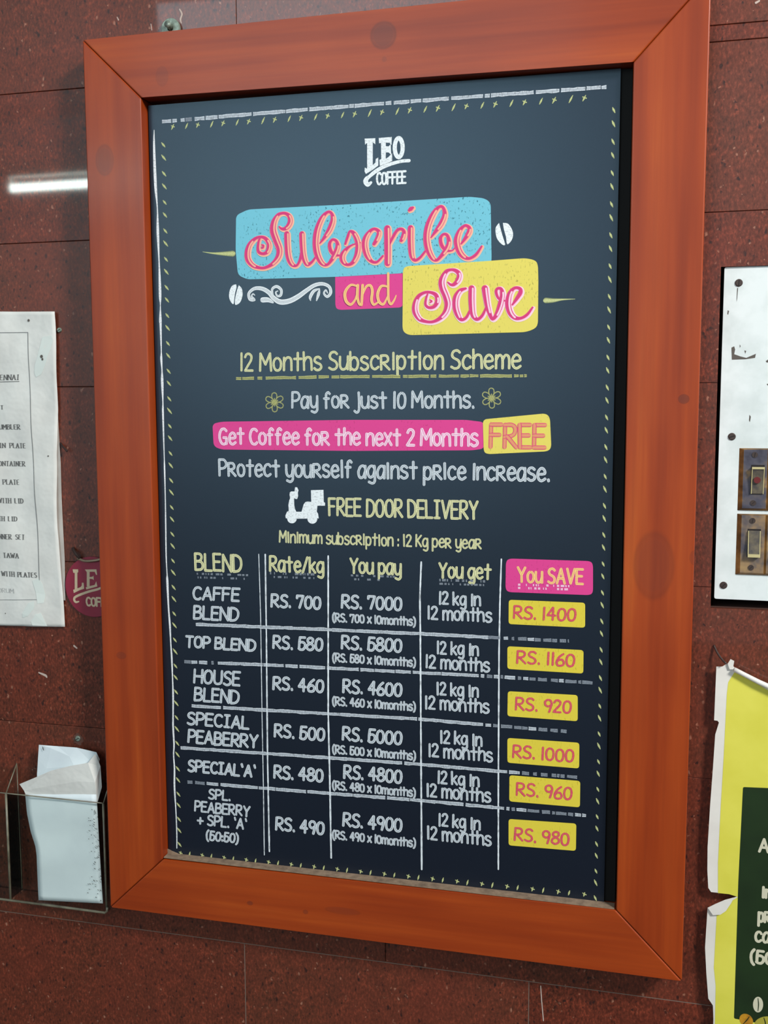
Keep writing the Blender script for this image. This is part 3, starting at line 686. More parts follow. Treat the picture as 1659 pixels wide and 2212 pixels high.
# -- lettering
def line(s, xL, yB, xR, cap, mat, w=5.0, ly=None, label=None, **k):
    q = MB(); text(q, s, xL, yB, xR, cap, ly or L1, w, **k); return put(q, 'lettering', mat, label)
line('12 Months Subscription Scheme', 518, 801, 1126, 37, 'yellow', 5.0, label='yellow lettering')
line('Pay for just 10 Months.', 630, 881, 1025, 33, 'white', 5.0)
line('Get Coffee for the next 2 Months', 473, 958.5, 1033, 33, 'pinkwhite', 5.4, L2)
line('FREE', 1057, 966, 1179, 48, 'freepink', 9, L3, label='pink lettering')
line('Protect yourself against price increase.', 473, 1027, 1188, 34, 'white', 5.2)
line('FREE DOOR DELIVERY', 710, 1113, 1033, 36, 'yellow', 5.2, label='yellow lettering')
line('Minimum subscription : 12 Kg per year', 603, 1171, 1040, 24, 'yellow', 3.6)
line('BLEND', 421, 1231, 523, 35, 'yellow', 5.4)
line('Rate/kg', 582, 1233, 700, 31, 'yellow', 5.2)
line('You pay', 755.5, 1237, 867, 31, 'yellow', 5)
line('You get', 947.5, 1247, 1061, 31, 'yellow', 5)
line('You SAVE', 1117.5, 1256, 1260.5, 31, 'yellowpink', 5, L2)
for s, a, b, c, cap in (('CAFFE', 416, 1294, 517, 26), ('BLEND', 417.5, 1336.5, 515, 27), ('TOP BLEND', 400, 1397, 552, 23), ('HOUSE', 418, 1474, 518.5, 28), ('BLEND', 419, 1512.5, 516, 27), ('SPECIAL', 404, 1564, 538, 25), ('PEABERRY', 405.5, 1603, 557, 26),
                        ("SPECIAL'A'", 405.5, 1665, 552, 23), ('SPL.', 450, 1724.5, 498, 20), ('PEABERRY', 420, 1751.5, 539.5, 21), ("+ SPL. 'A'", 425.5, 1780, 533, 21), ('(50:50)', 445, 1813.5, 515, 19)):
    line(s, a, b, c, cap, 'white', 5.0 if cap > 21 else 4.0, slant=0.08)
for v, (a1, b1, c1), (a2, b2), b3 in (('700', (585, 1310, 693), (737, 1312), 1342), ('580', (589, 1399.5, 697), (737, 1400.5), 1428.5), ('460', (589, 1488, 699), (740, 1495), 1522.5), ('500', (592, 1591, 701), (739, 1598), 1626.5), ('480', (591, 1679.5, 698), (742, 1680), 1704.5), ('490', (595, 1792, 700), (740, 1783.5), 1811)):
    line('RS. '+v, a1, b1, c1, 26, 'white', 5.2, slant=0.05)
    line('RS. '+v+'0', a2, b2, 868, 27, 'white', 5.2, slant=0.05)
    line('(RS. '+v+' x 10months)', 718, b3, 898, 17, 'white', 3.6)
for a, b, a2, b2 in ((947.5, 1304.5, 923, 1336.5), (943, 1411.5, 918.5, 1442), (942.5, 1500, 917.5, 1530.5), (950.5, 1604.5, 925, 1633.5), (944.5, 1691.5, 921, 1720), (946.5, 1783.5, 922, 1812)):
    line('12 kg in', a, b, a+91, 26, 'white', 4.4); line('12 months', a2, b2, a2+139.5, 27, 'white', 4.4)
for s, a, b, c in (('RS. 1400', 1109, 1335, 1243.5), ('RS. 1160', 1116, 1432, 1241), ('RS. 920', 1113, 1532.5, 1233.5), ('RS. 1000', 1107, 1635.5, 1239), ('RS. 960', 1115, 1717, 1235), ('RS. 980', 1110.5, 1814.5, 1229)):
    line(s, a, b, c, 26, 'price', 4.3, L3, slant=0.05)
# -- broken scribble rules under the headings
def scribble(x0, y0, x1, mat, ly, rows_=((0, 5), (9, 5))):
    q = MB(); z0 = at(x0, y0, ly).y
    for dy, h in rows_:
        x = x0
        while x < x1:
            w_ = random.choice((2, 3, 5, 8)); sl = 0.03*(x-x0)
            if random.random() < 0.72: stroke(q, [(x, y0+dy+sl, h), (x+w_, y0+dy+sl, h)], ly, smooth=False, cap=False)
            x += w_+random.choice((2, 3, 6))
    put(q, 'scribbled_rule', mat)
scribble(417, 1239, 532, 'dull', L1, ((0, 4), (8, 4))); scribble(583, 1238, 680, 'dull', L1, ((0, 5), (8, 4))); scribble(758, 1243, 850, 'dull', L1, ((0, 4), (8, 4)))
scribble(949, 1253, 1050, 'dull', L1, ((0, 5), (8, 4))); scribble(1119, 1263, 1228, 'pinkwhite', L2, ((0, 4), (7, 4)))
# -- ruled chalk lines
def rule(pts, w, mat, name='chalk_rule', broken=0.0, taper=0.0):
    q = MB(); q2 = MB(); L = [0]
    for (ax, ay), (bx, by) in zip(pts, pts[1:]): L.append(L[-1]+math.hypot(bx-ax, by-ay))
    def pt(s_):
        for i in range(len(pts)-1):
            if s_ <= L[i+1]+1e-6:
                t = (s_-L[i])/(L[i+1]-L[i]); return (pts[i][0]+(pts[i+1][0]-pts[i][0])*t, pts[i][1]+(pts[i+1][1]-pts[i][1])*t)
        return pts[-1]
    s_ = 0
    while s_ < L[-1]:
        t = s_/L[-1]; seg = random.uniform(8, 70) if broken else L[-1]
        end = t > 1-taper or (broken > .1 and t < .08)
        if end: seg = random.uniform(5, 26)
        e = min(L[-1], s_+seg); n = max(1, int((e-s_)/8)); run = []
        for k in range(n+1):
            x, y = pt(s_+(e-s_)*k/n); run.append((x, y+random.uniform(-.45, .45)*(1 if broken else .4), w*random.uniform(.8, 1.12)))
        stroke(q2 if (end and random.random() < .3+.6*max(0, (t-1+taper)/max(taper, .01))) or (broken > .05 and random.random() < .08) else q, run, L1-0.0001, smooth=False, cap=not broken)
        gap_ = 0
        if random.random() < broken*5: gap_ = random.uniform(1.0, 5.5)
        if end: gap_ = random.uniform(1, 9)
        s_ = e+gap_+.01
    put(q, name, mat)
    if q2.v: put(q2, name, 'dull' if mat == 'line' else mat)
rule([(559, 1197), (563, 1330), (566, 1540), (569, 1700), (571, 1847)], 2.0, 'thin')
rule([(573, 1198), (575.5, 1374), (578, 1640), (582, 1839)], 3.4, 'thin'); rule([(709, 1201), (709, 1540), (712.5, 1686), (715.5, 1853)], 3.8, 'thin')
rule([(910, 1214), (907, 1290), (908, 1364), (909, 1540), (911, 1878)], 3.8, 'thin'); rule([(1083, 1208), (1080, 1300), (1078, 1407), (1076.5, 1704), (1076.5, 1878)], 3.4, 'thin')
rule([(423, 1348.6), (700, 1359.5), (908, 1369), (1082, 1378), (1229, 1385)], 7, 'line', broken=0.02, taper=.25)
rule([(398, 1429.5), (575, 1436), (712, 1443), (908, 1453), (1079, 1462), (1280, 1475)], 7, 'line', broken=0.16, taper=.3)
rule([(414, 1524.6), (712, 1542), (908, 1553.5), (1076, 1568), (1224, 1580)], 7, 'line', broken=0.02, taper=.25)
rule([(390, 1615), (712, 1637), (908, 1651), (1076, 1666), (1252, 1679)], 7, 'line', broken=0.02, taper=.25)
rule([(405, 1689), (575, 1703), (712.7, 1714), (908, 1729), (1076, 1745), (1266, 1762)], 7, 'line', broken=0.16, taper=.3)
rule([(510, 818), (700, 814), (860, 813), (1000, 812), (1138, 812)], 6.4, 'faint', broken=0.2, taper=.15)
rule([(350, 263), (500, 250), (797, 226), (1000, 210.5), (1310, 188)], 8, 'line', 'border_line', broken=0.13)
q = MB(); lft = [(333,281,1.5),(333,320,5),(336,400,6.5),(340,450,2.5),(341,500,6),(343.5,560,3),(345,600,5),(346,640,6),(346.5,660,2),(346.5,690,6),(347,702,5),(348,740,3.4),(348.5,760,2.4),(348.5,775,5),(350,800,2.8),(350.5,824,6),(352,870,2.6),(352,888,4.4),(354,960,2.6),(355,992,2.2),(355.5,1010,3.6),(357,1070,2.4),(358,1130,3),(359,1200,2.8),(361,1240,2.2),(361.5,1255,5),(364,1310,3.4),(367,1350,6),(369,1390,4),(371,1420,5.5),(373,1470,4),(374,1500,5.5),(374,1540,4.5),(374,1570,5.5),(376,1608,5),(375,1630,4),(377,1660,5),(377,1700,5.5),(380,1750,3.5),(382,1800,3.6),(382,1832,3)]
lft = [(a, b, c*(0.68 if b > 1340 else 1)) for a, b, c in lft]; stroke(q, lft, L1, n=4); put(q, 'border_line', 'solid')
def ticks(a, b, pitch, f1, vec, wd, skip=0):
    """pairs of small yellow dashes from a to b (photo pixels), spaced evenly on the board"""
    q = MB(); A, B = at(*a, L1), at(*b, L1); n = int(round((B-A).length/pitch)); pitch = (B-A).length/n
    u = (B-A).normalized(); v = Vector(vec)
    for i in range(n+1):
        for k, off in enumerate((0, f1)):
            if i == n and k: continue
            p = A+u*(i+off)*pitch; s = (1.0 if k else 0.85)*random.uniform(.9, 1.1)
            ribbon(q, [(p.x-v.x*s/2, p.y-v.y*s/2, wd*.4), (p.x-v.x*s*.1, p.y-v.y*s*.1, wd), (p.x+v.x*s*.12, p.y+v.y*s*.12, wd*.9), (p.x+v.x*s/2, p.y+v.y*s/2, wd*.35)], L1)
            if k == 0 and abs(u.x) > .5: ribbon(q, [(p.x+v.x*s*.1-.0016, p.y+.0012, wd*.5), (p.x+.0018, p.y-.0002, wd*.6)], L1)
    put(q, 'tick_border', 'tick')
ticks((353, 313), (388, 1824), 0.0278, .44, (0.0042, -0.0052), 0.0024)
ticks((373, 274), (1262, 212), 0.0272, .56, (0.0030, 0.0056), 0.0019)
ticks((1326, 238), (1286, 1940), 0.0278, .43, (0.0024, -0.0052), 0.0022)
ticks((390, 1843), (1262, 1932), 0.0256, .42, (0.0014, 0.0050), 0.0019)

# ---------------------------------------------------------------- washer and screws on the granite
def screw(name, px, py, r, mat, label, Y=0.0, h=0.002, parent=None, slot=30, cat='screw'):
    c = at(px, py, Y); q = MB(); n = 20
    ring = lambda rr, y: [(c.x+rr*math.cos(2*math.pi*k/n), y, c.y+rr*math.sin(2*math.pi*k/n)) for k in range(n)]
    vs = ring(r, Y)+ring(r, Y-h*.5)+ring(r*.8, Y-h); fs = [tuple(2*n+k for k in range(n))]
    for i in range(2):
        for k in range(n): fs.append((i*n+k, i*n+(k+1) % n, (i+1)*n+(k+1) % n, (i+1)*n+k))
    q.add(vs, fs)
    a = math.radians(slot); dx, dz = math.cos(a)*r*.78, math.sin(a)*r*.78; nx, nz = -math.sin(a)*r*.12, math.cos(a)*r*.12
    q.slab([(c.x-dx-nx, c.y-dz-nz), (c.x+dx-nx, c.y+dz-nz), (c.x+dx+nx, c.y+dz+nz), (c.x-dx+nx, c.y-dz+nz)], Y-h-0.0001, Y-h+0.0002, 1)
    o = q.build(name, [M[mat], M['slot']], parent)
    if label: tag(o, label, cat, 'small screws in the granite wall')
    return o
wc = at(369, 62, -0.003)
wa = empty('hanging_washer', (wc.x, -0.003, wc.y), 'grey metal washer and nail peeking over the top left of the frame', 'washer')
q = MB(); n = 28
vs = []; R1, R0 = 0.0100, 0.0028
for y in (-0.0045, -0.0005):
    vs += [(wc.x+R1*math.cos(2*math.pi*k/n), y, wc.y+R1*math.sin(2*math.pi*k/n)) for k in range(n)]
    vs += [(wc.x+R0*math.cos(2*math.pi*k/n), y, wc.y+R0*math.sin(2*math.pi*k/n)) for k in range(n)]
fs = []
for k in range(n):
    j = (k+1) % n; fs += [(k, j, n+j, n+k), (2*n+k, 3*n+k, 3*n+j, 2*n+j), (k, 2*n+k, 2*n+j, j), (n+k, n+j, 3*n+j, 3*n+k)]
q.add(vs, fs); q.build('washer_ring', M['steel'], wa, bevel=0.0005)
q = MB(); q.tube([(wc.x, -0.0003, wc.y), (wc.x, -0.009, wc.y+.002), (wc.x, -0.0105, wc.y+.0022)], [0.0026, 0.0026, 0.0036], 14); q.build('nail', M['steel'], wa, smooth=True)
screw('wall_screw', 129, 713, 0.0026, 'steel', 'small bright screw beside the top right corner of the white notice')
screw('wall_screw', 169, 1595, 0.0032, 'steel', 'corroded screw set in a plug above the clear holder')
q = MB(); c = at(169, 1597)
q.slab([(c.x+0.0062*(1+.25*math.sin(3*k))*math.cos(k*math.pi/9), c.y+0.0062*(1+.2*math.cos(5*k))*math.sin(k*math.pi/9)) for k in range(18)], -0.0003, 0.0003)
tag(q.build('wall_plug', plain('plug_filler', (104, 66, 56), 0.9, var=(88, 62, 50)), None), 'reddish filler patch round the corroded screw', 'filler')
def wire(name, pts, r, mat, label, cat, Y=-0.002, parent=None):
    q = MB(); P = [at(a, b, y_) for a, b, y_ in pts]
    P = catmull([(p.x, y_, p.y) for p, (_, _, y_) in zip(P, pts)], 4)
    q.tube(P, r, 8); o = q.build(name, M[mat], parent, smooth=True)
    if label: tag(o, label, cat)
    return o
wire('rusty_nail', [(130, 957, -0.0003), (137, 966, -0.004), (145, 975, -0.006)], 0.0010, 'rust', 'thin rusty nail bent at the right edge of the white notice', 'nail')
wire('bent_hook', [(158, 1184, -0.001), (160, 1190, -0.004), (165, 1198, -0.006), (172, 1206, -0.004)], 0.0016, 'rust', 'dark bent hook above the round crimson badge', 'hook')

# ---------------------------------------------------------------- white notice, left
NY = -0.0035
no = empty('paper_notice', (at(60, 1010, NY).x, -0.001, at(60, 1350, NY).y), 'creased white printed notice stuck on the granite left of the frame', 'notice')
q = MB()
q.slab(poly([(90, 800), (124, 880), (128, 955), (131, 1000), (133, 1077), (137, 1160), (139.5, 1205), (141, 1297), (136, 1296), (90, 1290)], -0.0012), -0.0014, -0.0008); q.build('under_sheet', M['paper2'], no)
# front sheet: a gently waved grid
edgeR = [(673, 119), (700, 120.5), (760, 122), (820, 123), (885, 125), (950, 124), (981, 122), (1050, 123), (1141, 125), (1221, 131), (1290, 136), (1355, 140)]
def xr(y):
    for (a, xa), (b, xb) in zip(edgeR, edgeR[1:]):
        if a <= y <= b: return xa+(xb-xa)*(y-a)/(b-a)
    return edgeR[-1][1]
def dep(X, Z): return NY+0.0007*math.sin(X*90+Z*30)+0.0005*math.sin(Z*85+X*40)+0.0003*math.sin(X*210-Z*60)
nx_, ny_ = 34, 90
q = MB(); vs = []; fs = []
for j in range(ny_+1):
    y = 673+(1354-673)*j/ny_
    for i in range(nx_+1):
        x = -160+(xr(y)+160)*i/nx_; yy = y-(0.018*(xr(y)-x) if j == ny_ else 0)
        p = at(x, yy, NY); vs.append((p.x, dep(p.x, p.y), p.y))
for j in range(ny_):
    for i in range(nx_):
        a = j*(nx_+1)+i; fs.append((a, a+nx_+1, a+nx_+2, a+1))
q.add(vs, fs); o = q.build('front_sheet', M['paper'], no, smooth=True)
sd = o.modifiers.new('thickness', 'SOLIDIFY'); sd.thickness = 0.00022; sd.offset = 1
TY = NY
def press(q, lift):
    q.v = [(x, dep(x, z)-lift+(y-NY), z) for x, y, z in q.v]; return q
q = MB()
for s, x0, yb, x1, cap in (("CHENNAI", -18, 821, 42, 11), ("PACKET", -40, 884, 9, 8), ("TUMBLER", -10, 927, 45, 10), ("TIFFIN PLATE", -30, 967, 57, 10), ("CONTAINER", -9, 1006, 55, 10), ("TIFFIN PLATE", -42, 1045, 43, 10), ("TIFFIN WITH LID", -48, 1085, 50, 10),
                            ("POT WITH LID", -45, 1123.5, 37, 9.5), ("DINNER SET", -13, 1163, 54, 10), ("DOSA K TAWA", -45, 1202, 42, 10), ("COOKER WITH PLATES", -45, 1242, 80, 10)):
    text(q, s, x0, yb, x1, cap, TY, 2.2, serif=True, jit=0, slant=0.12 if s == 'CHENNAI' else 0, gap=.2)
stroke(q, [(-18, 825, 1.2), (0, 825, 1.2), (20, 824.5, 1.2), (42, 824, 1.2)], TY)
press(q, 0.0005).build('lettering', M['ink'], no)
q = MB()
stroke(q, [(x, 719-(x+20)*.012, 1.3) for x in range(-20, 61, 5)], TY, n=2)
stroke(q, [(60, 718, 1.5), (62, 788, 1.5), (66, 860, 1.5), (69, 917, 1.5), (75, 1045, 1.5), (82, 1173, 1.5), (85, 1253, 1.5)], TY, n=16)
stroke(q, [(x, 1296-(x+20)*.01, 1) for x in range(-20, 81, 5)], TY, n=2)
press(q, 0.0005).build('ruled_border', M['hair'], no)
q = MB()
text(q, "FORUM", -12, 1279, 31, 9, TY, 1.4, serif=True, jit=0); press(q, 0.0005).build('faint_lettering', plain('faded_ink', (176, 176, 174), 0.8), no)
q = MB()
for pl in ([(92, 728), (112, 725), (116, 735), (110, 755), (104, 770), (98, 790), (90, 808), (78, 815), (74, 805), (75, 790), (84, 760)], [(70, 1254), (84, 1250), (92, 1262), (98, 1285), (95, 1302), (82, 1304), (78, 1280)],
           [(49, 1325), (62, 1302), (75, 1298), (76, 1312), (62, 1330), (50, 1334)], [(69, 1342), (78, 1326), (90, 1324), (103, 1352), (72, 1350)]):
    q = MB(); q.slab(poly(pl, TY), TY-0.0001, TY); press(q, 0.0005).build('tape_patch', M['tape'], no)
q = MB()
for x, y, r in ((62, 692, 2.4), (91, 770, 3), (93, 776, 2.2), (12, 1325, 1), (105, 985, 1.4)):
    q = MB(); q.flat(poly([(x+r*math.cos(k), y+r*1.2*math.sin(k)) for k in [i*math.pi/5 for i in range(10)]], TY), TY); press(q, 0.0008).build('pin_mark', M['chip'], no)

# ---------------------------------------------------------------- round crimson badge half behind the frame
dY = -0.003; c = at(200, 1268, dY); rad = (at(200, 1268, dY)-at(141, 1266, dY)).length
ba = empty('round_badge', (c.x, -0.0005, c.y), 'round crimson coffee badge half hidden behind the frame, beside the notice', 'badge')
q = MB(); q.slab([(c.x+rad*math.cos(2*math.pi*k/48), c.y+rad*math.sin(2*math.pi*k/48)) for k in range(48)], dY, -0.0005); q.build('disc', M['disc'], ba, bevel=0.0004)
G_ = ((120, 1170), 12.29); q = MB(); dl = dY-0.0001
for pl in ([(455,735),(600,735),(605,810),(580,825),(580,1240),(510,1290),(510,830),(470,825)], [(470,1275),(510,1270),(580,1240),(660,1210),(695,1170),(700,1090),(745,1090),(760,1250),(640,1290),(485,1365)],
           [(780,740),(1085,735),(1105,880),(1075,880),(1040,800),(905,800),(905,1190),(830,1195),(830,810)], [(905,940),(985,930),(1010,900),(1015,1020),(985,995),(905,985)], [(800,1215),(905,1180),(1040,1150),(1080,1050),(1110,1190),(820,1270)]):
    q.flat(poly(pl, dl, *G_), dl)
stroke(q, [(1200,1230,55),(1100,1270,60),(900,1320,62),(700,1390,64),(580,1440,64),(505,1490,62),(500,1560,62),(545,1605,55),(615,1590,38)], dl, *G_)
text(q, 'COFFEE', 186, 1308, 248, 17.5, dl, 4, jit=0)
q.build('lettering', M['cream'], ba)
wire('bent_wire', [(168, 1206, -0.003), (180, 1211, -0.0055), (192, 1212, -0.006), (210, 1210, -0.005), (224, 1206, -0.004)], 0.0015, 'wire', 'pale curved wire lying across the top of the round crimson badge', 'wire')

# ---------------------------------------------------------------- clear acrylic leaflet holder
FY, BYh = -0.027, -0.004
xr_ = at(232, 1960, FY).x; xl_ = -0.62; zb = at(22, 1943, FY).y; zf = at(8, 1714, FY).y; zt = at(40.8, 1650, BYh).y; xd = at(22, 1943, FY).x
ho = empty('leaflet_holder', (-0.45, BYh, zb), 'clear acrylic leaflet holder low on the wall left of the frame', 'holder')
th = 0.0024
def sheet(name, x0, x1, y0, y1, z0, z1):
    q = MB(); q.box(x0, x1, y0, y1, z0, z1); return q.build(name, M['mirror'], ho)
sheet('front_panel', xl_, xr_, FY, FY+th, zb, zf); 
sheet('back_panel', xl_, xr_, -0.0032, -0.0012, zb, zt-0.006)
def side(name, x, zlo=zb):
    q = MB(); a = [(FY+th, zlo+.001), (-0.0034, zlo+.001), (-0.0034, zt), (FY+th, zf)]
    q.add([(x-th/2, y, z) for y, z in a]+[(x+th/2, y, z) for y, z in a], [(0, 1, 2, 3), (7, 6, 5, 4), (0, 4, 5, 1), (1, 5, 6, 2), (2, 6, 7, 3), (3, 7, 4, 0)])
    q.build(name, M['mirror'], ho)
    q = MB()
    q.tube([(x, FY+th/2, zf), (x, -0.0034, zt)], 0.0007, 6); q.tube([(x, FY+0.0008, zb), (x, FY+0.0008, zf)], 0.0013, 8); q.tube([(x, -0.0036, zb+.002), (x, -0.0036, zt)], 0.0005, 6)
    q.build('panel_edge', M['edge'], ho, smooth=True)
side('divider', xd); side('side_panel', xr_-th/2)
q = MB(); q.box(xl_, xr_, FY, -0.0012, zb-th, zb); q.build('base_panel', M['mirror'], ho)
q = MB(); q.tube([(xl_, FY, zb-.001), (xr_-.003, FY, zb-.001), (xr_-.0005, FY, zb+.0015), (xr_, FY, zb+.006)], 0.0014, 8); q.tube([(xl_, FY+.001, zf), (xr_-.001, FY+.001, zf)], 0.0007, 6); q.tube([(xr_-.0005, -0.004, zb+.002), (xr_-.0005, -0.004, zt)], 0.0012, 8)
q.build('panel_edge', M['edge'], ho, smooth=True)

# folded paper packets in the holder
def leaf(name, pts, y, mat, parent, thick=0.0006, tilt=None):
    P = poly(pts, y); q = MB(); q.slab(P, y, y+thick); return q.build(name, M[mat], parent)
pk = empty('paper_packet', (at(150, 1950, -0.018).x, -0.018, zb+0.0005), 'crumpled pale blue-white paper packet with folded top standing in the holder', 'packet')
Yp = -0.0222
def grid_sheet(name, left, right, rows_y, yfun, mat, parent, nx=12, thick=0.0005):
    """left/right = [(y, x)] photo outlines; yfun(u, y) = depth"""
    def ip(tab, y):
        for (a, xa), (b, xb) in zip(tab, tab[1:]):
            if a <= y <= b: return xa+(xb-xa)*(y-a)/(b-a)
        return tab[0][1] if y < tab[0][0] else tab[-1][1]
    q = MB(); vs = []; fs = []
    for y in rows_y:
        xa, xb = ip(left, y), ip(right, y)
        for i in range(nx+1):
            u = i/nx; dy = yfun(u, y)
            p = at(xa+(xb-xa)*u, y+0.05*(xa+(xb-xa)*u-150)*(1 if y > 1720 else 0), dy); vs.append((p.x, dy, p.y))
    for j in range(len(rows_y)-1):
        for i in range(nx):
            a = j*(nx+1)+i; fs.append((a, a+nx+1, a+nx+2, a+1))
    q.add(vs, fs); o = q.build(name, M[mat], parent, smooth=True)
    sd = o.modifiers.new('thickness', 'SOLIDIFY'); sd.thickness = thick; sd.offset = -1
    return o
grid_sheet('front_leaf', [(1715, 54), (1760, 58), (1800, 66), (1830, 76), (1850, 79), (1900, 81), (1952, 83.5)], [(1715, 208), (1735, 209.5), (1800, 213), (1870, 217), (1952, 222.5)], [1716+(1948-1716)*k/24 for k in range(25)],
           lambda u, y: Yp+0.0008*math.sin(u*3.0+y*.02)+0.0004*math.sin(y*.06), 'bluepaper', pk)
# folded-over flap, its slanting upper rim and the creased right cheek
q = MB()
def V3(px, py, y): p = at(px, py, y); return (p.x, y, p.y)
fl = [V3(42, 1694, -.0215), V3(80, 1678, -.0225), V3(110, 1665, -.0228), V3(150, 1655, -.0225), V3(190, 1648, -.0220), V3(206, 1628, -.0190), V3(217, 1655, -.0170), V3(220, 1700, -.0175),
      V3(210, 1735, -.0215), V3(190, 1737, -.0212), V3(130, 1730, -.0220), V3(58, 1723, -.0215), V3(52, 1708, -.0210), V3(110, 1697, -.0235), V3(170, 1688, -.0238), V3(205, 1690, -.0232)]
q.add(fl, [(0, 12, 13, 2, 1), (2, 13, 14, 3), (3, 14, 15, 4), (4, 15, 6, 5), (6, 15, 8, 7), (12, 11, 10, 13), (13, 10, 9, 14), (14, 9, 8, 15)])
o = q.build('flap', M['paper'], pk); sd = o.modifiers.new('t', 'SOLIDIFY'); sd.thickness = 0.0005; sd.offset = -1
q = MB()
bk = [V3(84, 1609, -.013), V3(125, 1612, -.0135), V3(165, 1615, -.014), V3(208, 1625, -.014), V3(196, 1645, -.0150), V3(150, 1634, -.0165), V3(110, 1616, -.015), V3(82, 1640, -.015), V3(80, 1672, -.0165), V3(100, 1660, -.0175), V3(160, 1655, -.018), V3(80, 1700, -.0165), V3(205, 1700, -.0165), V3(215, 1640, -.0145)]
q.add(bk, [(0, 7, 6, 1), (6, 7, 9, 5), (7, 8, 9), (9, 10, 5), (5, 10, 4), (1, 6, 5, 2), (2, 5, 4, 3), (8, 11, 12, 10, 9), (3, 4, 13), (4, 10, 12, 13)])
o = q.build('back_leaf', M['bluepaper'], pk); sd = o.modifiers.new('t', 'SOLIDIFY'); sd.thickness = 0.0005; sd.offset = -1
q = MB()
for k in range(60):
    y = random.uniform(1745, 1945); x = random.uniform(185+(y-1745)*.01, 209+(y-1745)*.055)
    x = x if random.random() < .5 else 209+(y-1745)*.055-abs(random.gauss(0, 7))
    a = random.uniform(-.6, .2); l = random.uniform(1.5, 4)
    stroke(q, [(x, y, 0.5), (x+l*.5, y+l*.5*(1+a), random.uniform(.9, 1.8)), (x+l, y+l*(1+a), .5)], Yp-0.0016)
for x, y, l in ((92, 1616, 3), (93, 1618, 2.5)): stroke(q, [(x, y-3, 1.2), (x+1, y+3, 1.2)], -.0162, smooth=False)
q.build('dirt_speck', M['slot'], pk)['kind'] = 'stuff'

# ---------------------------------------------------------------- switchboard, right
SY = 0.0020
sb = empty('switchboard', (0.45, 0.006, at(1537, 1292, SY).y), 'white enamelled metal switchboard set into the granite right of the frame', 'switchboard')
q = MB()
tl, bl = at(1572, 577, SY), at(1537, 1293, SY)
tr_ = Vector((HX1-0.004, tl.y)); br_ = Vector((HX1-0.004, bl.y))
xm = (tl.x+bl.x)/2
q.slab(rounded([(xm-.0002, tl.y), (HX1-.004, tl.y), (HX1-.004, bl.y), (xm-.0002, bl.y)], 0.002), SY, SY+0.003); q.build('cover_plate', M['enamel'], sb, bevel=0.0006)
q = MB(); q.box(xm+.004, HX1-.006, SY+0.003, 0.05, bl.y+.004, tl.y-.004); q.build('back_box', M['cavity'], sb)
for px, py, s in ((1596, 611, 85), (1581, 943, 20), (1563, 1264, 50)):
    screw('cover_screw', px, py, 0.0034, 'darkmetal', None, SY, 0.0012, sb, s)
q = MB()
for pl in ([(1580,751),(1586,748),(1588,755),(1586,765),(1600,770),(1612,773),(1624,768),(1633,764),(1631,773),(1610,776),(1581,777)], [(1608,757),(1612,758),(1610,764)], [(1598,744),(1600,748),(1598,751)],
           [(1592.5,622),(1594.5,622),(1592.5,645),(1591,652)], [(1572,670),(1575,672),(1573,680),(1571,678)], [(1654,780),(1660,776),(1670,776),(1670,783),(1656,783)], [(1656,830),(1660,828),(1660,834)], [(1619,896),(1622,900),(1620,912),(1618,908)]):
    q = MB(); q.flat(poly(pl, SY-.0001), SY-.0001); q.build('paint_chip', M['chip'], sb)
